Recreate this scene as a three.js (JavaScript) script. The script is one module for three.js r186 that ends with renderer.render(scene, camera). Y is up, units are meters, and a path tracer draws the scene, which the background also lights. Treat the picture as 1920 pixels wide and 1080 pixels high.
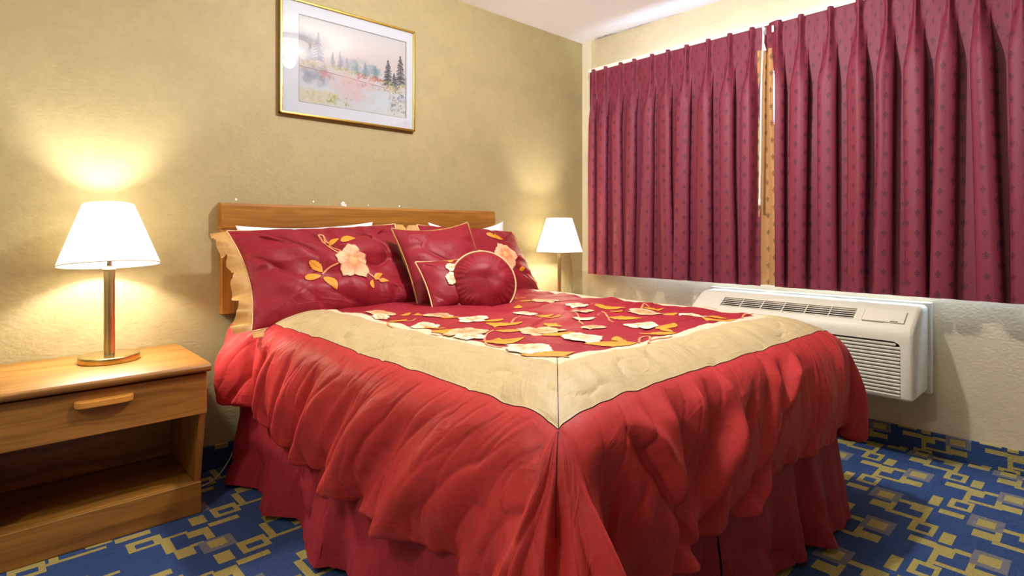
import * as THREE from 'three';
import { RectAreaLightUniformsLib } from 'three/addons/lights/RectAreaLightUniformsLib.js';
import { RoundedBoxGeometry } from 'three/addons/geometries/RoundedBoxGeometry.js';
import { mergeGeometries, mergeVertices, toCreasedNormals } from 'three/addons/utils/BufferGeometryUtils.js';
import { Brush, Evaluator, SUBTRACTION } from 'three-bvh-csg';

// ------------------------------------------------------------------ camera, sky, exposure
const scene = new THREE.Scene();
const camera = new THREE.PerspectiveCamera(2 * Math.atan(540 / 1058) * 180 / Math.PI, 1920 / 1080, 0.05, 60);
const YAW = 42.95 * Math.PI / 180;
camera.position.set(-3.245, 1.044, 2.717);
camera.lookAt(-3.245 + Math.sin(YAW), 1.044, 2.717 - Math.cos(YAW));
camera.setViewOffset(1920, 1080, 0, 106, 1920, 1080);   // lens shifted down, uprights stay upright
scene.add(camera);
const renderer = new THREE.WebGLRenderer({ antialias: true });
renderer.toneMapping = THREE.LinearToneMapping;
renderer.toneMappingExposure = 0.92;
renderer.shadowMap.enabled = true;
RectAreaLightUniformsLib.init();
scene.background = new THREE.Color().setRGB(13, 17, 27);   // overcast daylight outside the window

// ------------------------------------------------------------------ helpers
let seedState = 1234567;
const rnd = () => { seedState = (seedState * 1664525 + 1013904223) >>> 0; return seedState / 4294967296; };
const rr = (a, b) => a + (b - a) * rnd();
const clamp = (x, a = 0, b = 1) => Math.min(b, Math.max(a, x));
const ss = (a, b, x) => { const t = clamp((x - a) / (b - a)); return t * t * (3 - 2 * t); };
const mix = (a, b, t) => a + (b - a) * t;
const hash = (x, y) => { let h = (x * 374761393 + y * 668265263) | 0; h = Math.imul(h ^ (h >>> 13), 1274126177); h ^= h >>> 16; return (h >>> 0) / 4294967296; };
function noise2(x, y, px = 0, py = 0) {            // value noise in -1..1, optionally periodic
  const xi = Math.floor(x), yi = Math.floor(y), fx = x - xi, fy = y - yi;
  const w = (v, p) => p ? ((v % p) + p) % p : v;
  const u = fx * fx * fx * (fx * (fx * 6 - 15) + 10), v = fy * fy * fy * (fy * (fy * 6 - 15) + 10);
  const a = hash(w(xi, px), w(yi, py)), b = hash(w(xi + 1, px), w(yi, py)), c = hash(w(xi, px), w(yi + 1, py)), d = hash(w(xi + 1, px), w(yi + 1, py));
  return (mix(mix(a, b, u), mix(c, d, u), v)) * 2 - 1;
}
const fbm = (x, y, o = 3) => { let s = 0, a = 1, t = 0; for (let i = 0; i < o; i++) { s += a * noise2(x + i * 17.3, y - i * 9.1); t += a; x *= 2.03; y *= 2.03; a *= 0.5; } return s / t; };
const crease = (x, y = 0, p = 5) => Math.pow(1 - Math.abs(noise2(x, y)), p);

function dataTex(w, h, fn, srgb, rx = 1, ry = 1) {
  const d = new Uint8Array(w * h * 4);
  for (let y = 0; y < h; y++) for (let x = 0; x < w; x++) {
    const c = fn(x / w, y / h, x, y), i = (y * w + x) * 4;
    d[i] = clamp(c[0]) * 255; d[i + 1] = clamp(c[1]) * 255; d[i + 2] = clamp(c[2]) * 255; d[i + 3] = 255;
  }
  const t = new THREE.DataTexture(d, w, h, THREE.RGBAFormat);
  t.wrapS = t.wrapT = THREE.RepeatWrapping; t.magFilter = THREE.LinearFilter; t.minFilter = THREE.LinearMipmapLinearFilter; t.generateMipmaps = true;
  if (srgb) t.colorSpace = THREE.SRGBColorSpace;
  t.repeat.set(rx, ry); t.needsUpdate = true;
  return t;
}
function canvasTex(w, h, draw, rx = 1, ry = 1) {
  const c = document.createElement('canvas'); c.width = w; c.height = h;
  draw(c.getContext('2d'), w, h);
  const t = new THREE.CanvasTexture(c); t.colorSpace = THREE.SRGBColorSpace;
  t.wrapS = t.wrapT = THREE.RepeatWrapping; t.repeat.set(rx, ry);
  return t;
}
const std = (o) => new THREE.MeshStandardMaterial({ side: THREE.DoubleSide, ...o });
const phy = (o) => new THREE.MeshPhysicalMaterial({ side: THREE.DoubleSide, ...o });

const used = {};
function numbered(n) { const k = used[n] = (used[n] ?? -1) + 1; return k ? n + '_' + String(k).padStart(3, '0') : n; }
function tag(o, label, category, group, kind) {
  if (label) o.userData.label = label;
  if (category) o.userData.category = category;
  if (group) o.userData.group = group;
  if (kind) o.userData.kind = kind;
  return o;
}
function thing(name, [x, y, z], label, category, group) {
  const g = new THREE.Group(); g.name = numbered(name); g.position.set(x, y, z); scene.add(g);
  return tag(g, label, category, group);
}
// part in world coordinates under an unrotated thing; sub-parts hang below a part
function root(o) { let p = o; while (p.parent && p.parent !== scene) p = p.parent; return p; }
function part(parent, name, geo, mat, label) {
  const r = root(parent).position; geo.translate(-r.x, -r.y, -r.z);
  return partL(parent, name, geo, mat, label);
}
function partL(parent, name, geo, mat, label) {
  const m = new THREE.Mesh(geo, mat); m.name = name; m.castShadow = m.receiveShadow = true; parent.add(m);
  if (label) m.userData.label = label;
  return m;
}
function structure(name, geo, mat, parent = scene) {
  const m = new THREE.Mesh(geo, mat); m.name = parent === scene ? numbered(name) : name; m.castShadow = m.receiveShadow = true; parent.add(m);
  if (parent === scene) m.userData.kind = 'structure';
  return m;
}
// box by extents, uv in metres
function bx(x0, x1, y0, y1, z0, z1) {
  const g = new THREE.BoxGeometry(x1 - x0, y1 - y0, z1 - z0); g.translate((x0 + x1) / 2, (y0 + y1) / 2, (z0 + z1) / 2);
  return metreUV(g);
}
function metreUV(g, along) {
  const p = g.attributes.position, n = g.attributes.normal, uv = new Float32Array(p.count * 2);
  for (let i = 0; i < p.count; i++) {
    const ax = Math.abs(n.getX(i)), ay = Math.abs(n.getY(i)), az = Math.abs(n.getZ(i));
    let u, v; const x = p.getX(i), y = p.getY(i), z = p.getZ(i);
    if (ax >= ay && ax >= az) { u = z; v = y; } else if (ay >= az) { u = x; v = z; } else { u = x; v = y; }
    if (along === 'y') [u, v] = [v, u];
    uv[i * 2] = u; uv[i * 2 + 1] = v;
  }
  g.setAttribute('uv', new THREE.BufferAttribute(uv, 2));
  return g;
}
function rbx(x0, x1, y0, y1, z0, z1, r = 0.004, along) {
  const g = new RoundedBoxGeometry(x1 - x0, y1 - y0, z1 - z0, 2, Math.min(r, (x1 - x0) / 2.01, (y1 - y0) / 2.01, (z1 - z0) / 2.01));
  g.translate((x0 + x1) / 2, (y0 + y1) / 2, (z0 + z1) / 2);
  return metreUV(g, along);
}
// grid surface from f(i,j) -> [x,y,z] with uv g(i,j)
function gridGeo(nu, nv, f, uvf, flip) {
  const pos = new Float32Array(nu * nv * 3), uv = new Float32Array(nu * nv * 2), idx = [];
  for (let j = 0; j < nv; j++) for (let i = 0; i < nu; i++) {
    const k = j * nu + i, p = f(i / (nu - 1), j / (nv - 1), i, j);
    pos[k * 3] = p[0]; pos[k * 3 + 1] = p[1]; pos[k * 3 + 2] = p[2];
    const q = uvf ? uvf(i / (nu - 1), j / (nv - 1), i, j) : [i / (nu - 1), j / (nv - 1)];
    uv[k * 2] = q[0]; uv[k * 2 + 1] = q[1];
    if (i < nu - 1 && j < nv - 1) { const a = k, b = k + 1, c = k + nu, d = k + nu + 1; flip ? idx.push(a, c, b, b, c, d) : idx.push(a, b, c, b, d, c); }
  }
  const g = new THREE.BufferGeometry();
  g.setAttribute('position', new THREE.BufferAttribute(pos, 3)); g.setAttribute('uv', new THREE.BufferAttribute(uv, 2)); g.setIndex(idx);
  g.computeVertexNormals();
  return g;
}
function tube(points, r, seg = 8, n = 24) {
  const c = new THREE.CatmullRomCurve3(points.map((p) => new THREE.Vector3(...p)));
  return new THREE.TubeGeometry(c, n, r, seg);
}
const lathe = (pts, seg = 40) => new THREE.LatheGeometry(pts.map(([r, y]) => new THREE.Vector2(r, y)), seg);

// ------------------------------------------------------------------ materials
const wallBump = dataTex(1024, 1024, (u, v) => {
  const w = noise2(u * 30, v * 40, 30, 40) * 0.35;
  const a = noise2(u * 80 + w, v * 120 + w, 80, 120), b = noise2(u * 180, v * 220, 180, 220), c = noise2(u * 17, v * 19, 17, 19);
  const k = clamp(0.5 + 0.55 * a + 0.22 * b + 0.2 * c);
  return [k, k, k];
}, false);
const paintTone = (r, g, b) => dataTex(512, 512, (u, v) => {
  const k = 1 + 0.018 * noise2(u * 9, v * 9, 9, 9) + 0.014 * noise2(u * 40, v * 40, 40, 40) + 0.012 * noise2(u * 150, v * 150, 150, 150);
  return [r * k, g * k, b * k];
}, true);
const M = {};
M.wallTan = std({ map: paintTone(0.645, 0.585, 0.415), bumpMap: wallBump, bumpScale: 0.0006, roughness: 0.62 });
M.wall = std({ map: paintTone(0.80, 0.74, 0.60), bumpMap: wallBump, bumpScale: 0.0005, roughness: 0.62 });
M.paintStrip = std({ color: '#ddd3b9', bumpMap: wallBump, bumpScale: 0.0005, roughness: 0.62 });
M.ceiling = std({ color: '#e4e0de', bumpMap: wallBump, bumpScale: 0.001, roughness: 0.85 });
M.smear = std({ color: '#b4b0ae', roughness: 0.8 });
M.white = std({ color: '#eceae4', roughness: 0.45 });
function woodTex(base, dark, w, h, seed) {
  return dataTex(w, h, (u, v) => {
    const warp = 0.5 * noise2(u * 3 + seed, v * 5, 3) + 0.25 * noise2(u * 9, v * 14 + seed, 9);
    const g1 = noise2(u * 2, v * 34 + warp * 2.4 + seed, 2), g2 = noise2(u * 6, v * 110 + warp * 3, 6), pore = noise2(u * 26, v * 320, 26);
    let k = 0.5 + 0.32 * g1 + 0.22 * g2 + (pore > 0.45 ? -0.25 * (pore - 0.45) : 0);
    k = clamp(k);
    return [mix(dark[0], base[0], k), mix(dark[1], base[1], k), mix(dark[2], base[2], k)];
  }, true);
}
const woodA = woodTex([0.67, 0.465, 0.19], [0.45, 0.285, 0.085], 512, 1024, 3.3);
woodA.repeat.set(1.2, 1.6);
M.wood = phy({ map: woodA, roughness: 0.42, clearcoat: 0.25, clearcoatRoughness: 0.3 });
const woodB = woodTex([0.70, 0.47, 0.16], [0.47, 0.285, 0.07], 512, 1024, 8.1);
woodB.repeat.set(0.9, 1.5);
M.woodHead = phy({ map: woodB, roughness: 0.4, clearcoat: 0.25, clearcoatRoughness: 0.3 });
M.handleWood = phy({ color: '#d8953f', map: null, roughness: 0.32, clearcoat: 0.4 });
M.brass = std({ color: '#c6ae74', metalness: 1, roughness: 0.24 });
M.brassDark = std({ color: '#cdb98a', metalness: 1, roughness: 0.28 });
M.chrome = std({ color: '#c8c4bc', metalness: 1, roughness: 0.2 });
M.gold = std({ color: '#c9a653', metalness: 1, roughness: 0.25 });
M.black = std({ color: '#14110f', roughness: 0.7 });
M.plastic = std({ color: '#e4e0cd', roughness: 0.42 });
M.plasticB = std({ color: '#dcd8c4', roughness: 0.45 });
// cloth
const crinkle = dataTex(1024, 1024, (u, v) => {
  const w = noise2(u * 6, v * 6, 6, 6) * 1.6;
  const a = Math.pow(1 - Math.abs(noise2(u * 12 + w, v * 9 - w, 12, 9)), 3), b = Math.pow(1 - Math.abs(noise2(u * 30 + w * 2, v * 24, 30, 24)), 3);
  const weave = 0.5 + 0.5 * noise2(u * 256, v * 256, 256, 256);
  const k = clamp(0.45 * a + 0.3 * b + 0.12 * weave);
  return [k, k, k];
}, false);
const slub = (r, g, b, amt) => dataTex(512, 512, (u, v) => {
  const k = 1 + amt * (0.5 * noise2(u * 200, v * 24, 200, 24) + 0.5 * noise2(u * 24, v * 220, 24, 220)) + amt * 0.5 * noise2(u * 5, v * 5, 5, 5);
  return [r * k, g * k, b * k];
}, true);
const sat = (map, rough, sheen) => phy({ map, bumpMap: crinkle, bumpScale: 0.0016, roughness: rough, specularIntensity: 0.45, sheen: 0.15, sheenColor: new THREE.Color(sheen), sheenRoughness: 0.4 });
M.red = sat(slub(0.755, 0.235, 0.23, 0.05), 0.46, '#ff6a5a');
M.burgundy = sat(slub(0.60, 0.14, 0.19, 0.05), 0.48, '#e04a60');
M.pillowRed = sat(slub(0.53, 0.105, 0.155, 0.05), 0.48, '#e04a60');
M.skirt = sat(slub(0.58, 0.15, 0.19, 0.05), 0.55, '#e05060');
M.tan = sat(slub(0.77, 0.685, 0.51, 0.04), 0.5, '#ffeecc');
M.cream = sat(slub(0.88, 0.81, 0.69, 0.04), 0.55, '#fff0dd');
M.ruffle = sat(slub(0.76, 0.59, 0.35, 0.05), 0.5, '#ffe0aa');
M.linen = phy({ color: '#e9eaf2', bumpMap: crinkle, bumpScale: 0.001, roughness: 0.8 });
M.piping = std({ color: '#e2c08c', roughness: 0.6 });
M.seam = std({ color: '#3c1a16', roughness: 0.9 });
const petalTex = (c) => dataTex(128, 128, (u, v) => { // v runs from the flower's heart to the rim, u across the petal: thread lines and a stitched outline
  const st = Math.pow(Math.abs(Math.sin(u * Math.PI * 6 + noise2(u * 6, v * 3) * 0.9)), 0.3), k = 0.74 + 0.26 * mix(1, st, ss(0.95, 0.2, v)) + 0.05 * noise2(u * 30, v * 30);
  const h = clamp(1 - v * 1.7 + 0.3 * noise2(u * 12, v * 4)), rim = Math.max(ss(0.86, 0.95, Math.abs(u - 0.5) * 2), ss(0.9, 0.97, v)) * 0.6;
  const col = [c[0] * k, mix(c[1], c[1] * 0.66, h) * k, mix(c[2], c[2] * 0.52, h) * k];
  return [mix(col[0], 0.5, rim), mix(col[1], 0.26, rim), mix(col[2], 0.17, rim)];
}, true);
M.petalCream = std({ map: petalTex([0.96, 0.90, 0.76]), roughness: 0.6 });
M.petalPeach = std({ map: petalTex([0.95, 0.72, 0.55]), roughness: 0.6 });
M.heart = std({ color: '#e7a468', roughness: 0.6 });
M.heartCream = std({ color: '#dcc79c', roughness: 0.6 });
M.leaf = std({ map: dataTex(128, 128, (u, v) => {
  const vein = Math.abs(u - 0.5) < 0.03 ? 0.7 : 1, k = vein * (0.9 + 0.1 * Math.abs(Math.sin((v * 14 + Math.abs(u - 0.5) * 8) * Math.PI)) + 0.06 * noise2(u * 20, v * 20));
  return ((r) => [mix(0.93 * k, 0.5, r), mix(0.6 * k, 0.24, r), mix(0.13 * k, 0.06, r)])(0.55 * ss(0.84, 0.95, Math.abs(u - 0.5) * 2));
}, true), roughness: 0.55 });
M.stem = std({ color: '#d98a5a', roughness: 0.6 });
// curtain cloth with its woven motif; uv in metres
const motif = (bg, fg, vary) => canvasTex(512, 512, (c, w, h) => {
  c.fillStyle = bg; c.fillRect(0, 0, w, h);
  for (let i = 0; i < 2600; i++) { c.fillStyle = i % 2 ? 'rgba(0,0,0,0.05)' : 'rgba(255,220,220,0.04)'; c.fillRect(rnd() * w, rnd() * h, 1 + rnd() * 2, 6 + rnd() * 20); }
  const one = (x, y) => {
    c.fillStyle = fg; c.save(); c.translate(x, y); c.scale(1.9, 1.9);
    c.beginPath(); c.ellipse(0, -34, 10, 16, 0, 0, 7); c.fill();
    c.beginPath(); c.ellipse(-20, -14, 15, 9, 0.6, 0, 7); c.fill(); c.beginPath(); c.ellipse(20, -14, 15, 9, -0.6, 0, 7); c.fill();
    c.beginPath(); c.ellipse(-15, 10, 13, 8, -0.4, 0, 7); c.fill(); c.beginPath(); c.ellipse(15, 10, 13, 8, 0.4, 0, 7); c.fill();
    c.fillRect(-5, -30, 10, 70); c.fillRect(-16, 34, 32, 8); c.restore();
  };
  one(128, 128); one(384, 384);
}, 1 / 0.092, 1 / 0.092);
const weaveBump = dataTex(256, 256, (u, v) => { const k = 0.5 + 0.3 * noise2(u * 128, v * 20, 128, 20) + 0.3 * noise2(u * 20, v * 128, 20, 128); return [k, k, k]; }, false, 8, 8);
M.curtain = phy({ map: motif('#792439', '#4a1325'), bumpMap: weaveBump, bumpScale: 0.0004, roughness: 0.6, sheen: 0.12, sheenColor: new THREE.Color('#ff5a80'), sheenRoughness: 0.45 });
M.curtainBacklit = phy({ map: motif('#b98c55', '#6e4f35'), bumpMap: weaveBump, bumpScale: 0.0004, roughness: 0.7 });  // crimson cloth recoloured tan: backlight from the window put into the colour
M.lining = std({ color: '#e6e2d8', roughness: 0.9 });
M.glass = phy({ color: '#ffffff', transmission: 1, thickness: 0, roughness: 0.02, ior: 1.5 });

// ------------------------------------------------------------------ room shell
const RH = 2.44, XL = -4.7, ZF = 6.2;
structure('wall_back', bx(XL - 0.15, 0.15, -0.02, RH + 0.02, -0.15, 0), M.wallTan);
const WZ0 = 0.42, WZ1 = 2.85, WY0 = 0.86, WY1 = 2.1;
{
  const g = mergeGeometries([bx(0, 0.15, -0.02, WY0, 0, ZF), bx(0, 0.15, WY1, RH + 0.02, 0, ZF), bx(0, 0.15, WY0, WY1, 0, WZ0), bx(0, 0.15, WY0, WY1, WZ1, ZF)]);
  const wr = structure('wall_right', g, M.wall);
  const sh = new THREE.Shape(); sh.moveTo(0, 0.75); sh.lineTo(0, RH);
  sh.lineTo(-0.085, RH - 0.002); for (let y = RH - 0.03; y > 0.75; y -= 0.06) sh.lineTo(-0.088 - 0.006 * noise2(y * 9, 1), y); sh.lineTo(-0.085, 0.75);
  const sg = new THREE.ExtrudeGeometry(sh, { depth: 0.0012, bevelEnabled: false }); sg.rotateY(Math.PI / 2); sg.translate(-0.0012, 0, 0);
  structure('paint_strip', metreUV(sg), M.paintStrip, wr);
}
structure('wall_left', bx(XL - 0.15, XL, -0.02, RH + 0.02, 0, ZF), M.wall);
structure('wall_front', bx(XL - 0.15, 0.15, -0.02, RH + 0.02, ZF, ZF + 0.15), M.wall);
{
  const c = structure('ceiling', bx(XL - 0.15, 0.15, RH, RH + 0.15, -0.15, ZF + 0.15), M.ceiling);
  for (const [z0, z1, w] of [[0.12, 0.33, 0.03], [0.36, 0.62, 0.016], [0.7, 0.82, 0.009]]) {   // wall paint that ran onto the ceiling
    const sh = new THREE.Shape(), n = 14; sh.moveTo(0, z0);
    for (let i = 0; i <= n; i++) { const t = i / n; sh.lineTo(-w * Math.sin(Math.PI * clamp(t, 0.03, 0.97)) * (0.75 + 0.4 * noise2(i * 1.7, z0 * 40)), mix(z0, z1, t)); }
    sh.lineTo(0, z1);
    const g = new THREE.ExtrudeGeometry(sh, { depth: 0.001, bevelEnabled: false }); g.rotateX(Math.PI / 2); g.translate(0, RH, 0);
    structure('paint_smear', g, M.smear, c);
  }
}
// carpet: two lengths of patterned broadloom, seam below the bed
const BLUE = '#234174', GOLD = '#a99a54', GREY = '#707078';
function carpetTex(w, h, px, py, mark, rects) {     // rects [kind,u0,u1,v0,v1] in metres inside a tile of px by py
  return canvasTex(w, h, (c) => {
    c.fillStyle = BLUE; c.fillRect(0, 0, w, h);
    for (const [k, u0, u1, v0, v1] of rects) for (const du of [-1, 0, 1]) for (const dv of [-1, 0, 1]) {
      c.fillStyle = k === 'g' ? GREY : k === 'b' ? BLUE : GOLD;
      const a = ((u0 - mark[0]) / px + du) * w, b = ((u1 - mark[0]) / px + du) * w, d = ((v0 - mark[1]) / py + dv) * h, e = ((v1 - mark[1]) / py + dv) * h;
      c.fillRect(Math.min(a, b), h - Math.max(d, e), Math.abs(b - a), Math.abs(e - d));
    }
    for (let i = 0; i < 30000; i++) { c.fillStyle = rnd() < 0.5 ? 'rgba(0,0,0,0.10)' : 'rgba(255,255,255,0.07)'; c.fillRect(rnd() * w, rnd() * h, 1 + rnd() * 3, 1 + rnd() * 3); }
  });
}
const Y = 'y';
const rightRects = [   // u along the wall (z), v across (x)
  ['y', 2.218, 2.252, -0.60, -0.50], ['y', 2.26, 2.334, -0.655, -0.613],
  ['y', 2.272, 2.345, -0.574, -0.475], ['b', 2.291, 2.331, -0.55, -0.50],
  ['y', 2.304, 2.322, -0.48, -0.318], ['y', 2.304, 2.357, -0.392, -0.318], ['y', 2.35, 2.40, -0.338, -0.308], ['y', 2.31, 2.42, -0.467, -0.443], ['y', 2.396, 2.413, -0.462, -0.33], ['y', 2.413, 2.474, -0.458, -0.402],
  ['g', 2.395, 2.488, -0.378, -0.265], ['y', 2.413, 2.468, -0.352, -0.288],
  ['g', 2.347, 2.444, -0.687, -0.577], ['y', 2.371, 2.422, -0.665, -0.603],
  ['y', 2.371, 2.432, -0.765, -0.706], ['y', 2.428, 2.446, -0.785, -0.68], ['y', 2.43, 2.55, -0.785, -0.757], ['y', 2.444, 2.50, -0.66, -0.631], ['y', 2.488, 2.548, -0.70, -0.628], ['y', 2.532, 2.55, -0.785, -0.63],
  ['y', 2.517, 2.592, -0.88, -0.778], ['b', 2.538, 2.575, -0.86, -0.807], ['y', 2.61, 2.647, -0.90, -0.81], ['y', 2.536, 2.611, -0.959, -0.912],
];
const leftRects = [    // u across (x), v along the wall (z)
  ['y', -2.636, -2.545, 0.705, 0.788], ['b', -2.615, -2.563, 0.737, 0.767], ['y', -2.712, -2.662, 0.729, 0.796], ['y', -2.668, -2.568, 0.813, 0.843],
  ['y', -2.512, -2.456, 0.585, 0.638], ['y', -2.537, -2.512, 0.63, 0.75], ['y', -2.547, -2.39, 0.738, 0.755], ['y', -2.443, -2.37, 0.69, 0.722], ['y', -2.46, -2.38, 0.62, 0.635],
  ['y', -2.908, -2.808, 0.463, 0.536], ['b', -2.886, -2.834, 0.489, 0.52], ['y', -2.93, -2.828, 0.404, 0.436],
  ['y', -2.82, -2.79, 0.505, 0.622], ['y', -2.81, -2.735, 0.505, 0.521], ['y', -2.742, -2.672, 0.52, 0.565], ['y', -2.698, -2.672, 0.56, 0.614], ['y', -2.80, -2.745, 0.617, 0.68], ['y', -2.75, -2.71, 0.612, 0.63],
  ['g', -2.73, -2.628, 0.62, 0.703], ['y', -2.705, -2.652, 0.632, 0.682],
];
const PZ = 0.307, PX = 0.602, LX = 0.565, LZ = 0.312;
const texR = carpetTex(512, 1024, PZ, PX, [2.2, -0.96], rightRects), texL = carpetTex(1024, 512, LX, LZ, [-2.95, 0.4], leftRects);
const pile = dataTex(512, 512, (u, v) => { const k = 0.5 + 0.35 * noise2(u * 128, v * 128, 128, 128) + 0.3 * noise2(u * 50, v * 50, 50, 50); return [k, k, k]; }, false, 1, 1);
M.carpetR = std({ map: texR, roughness: 0.95, bumpMap: pile, bumpScale: 0.003 });
M.carpetL = std({ map: texL, roughness: 0.95, bumpMap: pile, bumpScale: 0.003 });
function setUV(g, f) {
  const p = g.attributes.position, uv = new Float32Array(p.count * 2);
  for (let i = 0; i < p.count; i++) { const q = f(p.getX(i), p.getY(i), p.getZ(i)); uv[i * 2] = q[0]; uv[i * 2 + 1] = q[1]; }
  g.setAttribute('uv', new THREE.BufferAttribute(uv, 2)); return g;
}
const uvR = (x, y, z) => [(z - 2.2) / PZ, (x + 0.96) / PX], uvL = (x, y, z) => [(x + 2.95) / LX, (z - 0.4) / LZ];
{
  const f = new THREE.Group(); f.name = 'floor'; f.userData.kind = 'structure'; scene.add(f);
  structure('carpet_strip', setUV(bx(-1.7, 0.15, -0.12, 0, -0.15, ZF + 0.15), uvR), M.carpetR, f);
  structure('carpet_strip', setUV(bx(XL - 0.15, -1.7, -0.12, 0, -0.15, ZF + 0.15), uvL), M.carpetL, f);
}
structure('baseboard_right', setUV(rbx(-0.014, 0, 0, 0.105, 0.014, ZF, 0.005), (x, y, z) => [(z - 2.287) / PZ, (y * 2.4 - 0.16) / PX]), M.carpetR);
structure('baseboard_back', setUV(rbx(XL, 0, 0, 0.105, 0, 0.014, 0.005), (x, y, z) => [(x + 2.95) / LX, (y + 0.1) / LZ]), M.carpetL);

// window behind the curtains
{
  const w = new THREE.Group(); w.name = 'window_1'; w.userData.kind = 'structure'; scene.add(w);
  const fr = mergeGeometries([rbx(0.04, 0.12, WY0, WY0 + 0.045, WZ0, WZ1), rbx(0.04, 0.12, WY1 - 0.045, WY1, WZ0, WZ1), rbx(0.04, 0.12, WY0, WY1, WZ0, WZ0 + 0.045), rbx(0.04, 0.12, WY0, WY1, WZ1 - 0.045, WZ1)]);
  structure('window_frame', fr, M.white, w);
  const mid = (WZ0 + WZ1) / 2 + 0.2;
  structure('mullion', rbx(0.05, 0.11, WY0 + 0.04, WY1 - 0.04, mid - 0.022, mid + 0.022), M.white, w);
  structure('pane', bx(0.078, 0.082, WY0 + 0.04, WY1 - 0.04, WZ0 + 0.04, mid - 0.02), M.glass, w);
  structure('pane', bx(0.078, 0.082, WY0 + 0.04, WY1 - 0.04, mid + 0.02, WZ1 - 0.04), M.glass, w);
  structure('window_sill', rbx(-0.002, 0.04, WY0 - 0.02, WY0 + 0.004, WZ0 - 0.03, WZ1 + 0.03, 0.005), M.white, w);
}
// chips in the paint above the headboard
{
  const wb = scene.getObjectByName('wall_back');
  for (const [x, y, r] of [[-1.905, 1.186, 0.012], [-1.89, 1.18, 0.008], [-2.06, 1.192, 0.005], [-2.42, 1.189, 0.006], [-1.57, 1.185, 0.006], [-1.76, 1.184, 0.004]]) {
    const sh = new THREE.Shape();
    for (let i = 0; i <= 9; i++) { const a = i / 9 * Math.PI * 2, q = r * (0.7 + 0.5 * hash(i % 9, Math.round(-x * 1000))); i ? sh.lineTo(Math.cos(a) * q, Math.sin(a) * q) : sh.moveTo(q, 0); }
    const g = new THREE.ExtrudeGeometry(sh, { depth: 0.001, bevelEnabled: false }); g.translate(x, y, 0);
    structure('paint_chip', g, M.white, wb);
  }
}

// ------------------------------------------------------------------ curtains
const CT = 2.186, CB = 0.745;      // top and hem heights
function curtainPanel(name, label, pleats, zStart, zEnd, drift, returnLeft, lead = 0) {
  const g = thing(name, [-0.1, CB, (zStart + zEnd) / 2], label, 'curtain');
  const cells = [zStart, ...pleats, zEnd], per = 30, cols = [];
  // columns: position along the pleat sequence; tau = 0 on a pleat
  for (let i = 0; i < cells.length - 1; i++) for (let k = 0; k < per; k++) cols.push([i, k / per]);
  cols.push([cells.length - 2, 1]);
  const NR = 74, nu = cols.length, len = new Float32Array(nu);
  const pos = (ci, y) => {
    const [i, t] = cols[ci], z0 = cells[i], z1 = cells[i + 1], P = z1 - z0, below = CT - y;
    const aP = i === 0 ? null : i - 1, bP = i >= pleats.length ? null : i;       // pleat left and right of the cell
    const phase = i === 0 ? Math.PI + Math.PI * t : i >= pleats.length ? Math.PI * t : Math.PI * 2 * t;
    const open = ss(0.075, 0.42, below), dr = mix(aP === null ? 0 : drift[aP], bP === null ? 0 : drift[bP], t);
    const zFlat = mix(i === 0 ? z0 - lead * (1 - ss(0.06, 0.3, below)) : z0, z1, t);
    const c = Math.cos(phase);
    const amp = mix(0.03, 0.072 + 0.009 * noise2(i * 3.3, 5), open);
    const end = (i === 0 || i >= pleats.length) ? 0.5 : 1;
    // pinched head: narrow ridge on the pleat, soft bow between; below: full meander
    const dz = Math.min(i === 0 ? 9 : t * P, i >= pleats.length ? 9 : (1 - t) * P);
    const pinchW = mix(0.016, 0.0085, ss(0, 0.075, below));
    const head = Math.exp(-Math.pow(dz / pinchW, 2)) + 0.12 * Math.sin(Math.PI * t);
    const body = 0.5 + 0.5 * c + 0.1 * Math.cos(phase * 2);
    const x = -0.092 - amp * mix(head, body, open) - 0.006 * noise2(zFlat * 14, y * 2.2) * open;
    const B = 0.195 * P * end * open;
    const z = zFlat + B * Math.sin(2 * phase) + dr * Math.pow(below / (CT - CB), 1.2) + 0.008 * noise2(i * 7.7 + t * 2, y * 1.3) * open;
    return [x, y + 0.004 * Math.cos(phase) * ss(1.2, 1.43, below), z];
  };
  // cloth length along a lower row gives the uv
  let acc = 0, prev = null;
  for (let i = 0; i < nu; i++) { const p = pos(i, 1.2); if (prev) acc += Math.hypot(p[0] - prev[0], p[2] - prev[2]); len[i] = acc; prev = p; }
  const geo = gridGeo(nu, NR, (u, v, i, j) => pos(i, mix(CT, CB, Math.pow(v, 1.15))), (u, v, i, j) => [len[i], mix(CT, CB, Math.pow(v, 1.15))]);
  part(g, 'cloth', geo, M.curtain);
  part(g, 'lining', gridGeo(60, 8, (u, v) => [-0.084 - 0.004 * Math.sin(u * 70), mix(CT - 0.02, CB + 0.03, v), mix(zStart + 0.012, zEnd - 0.012, u)]), M.lining, 'pale lining behind the pleats');
  if (returnLeft) {     // the panel turns back to the wall at its outer end
    const r = gridGeo(10, 40, (u, v) => [mix(-0.006, -0.096, u) , mix(CT, CB, v), zStart - 0.012 * Math.sin(u * Math.PI) + 0.004 * noise2(u * 5, v * 3)], (u, v) => [u * 0.09 - 0.09, mix(CT, CB, v)]);
    part(g, 'side_return', r, M.curtain);
  }
  return g;
}
const pleatsL = [0.19, 0.296, 0.422, 0.532, 0.669, 0.785, 0.915, 1.056, 1.189, 1.318];
const pleatsR = [1.465, 1.578, 1.72, 1.849, 1.97, 2.081, 2.207, 2.308, 2.446, 2.57, 2.69, 2.81];
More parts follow.
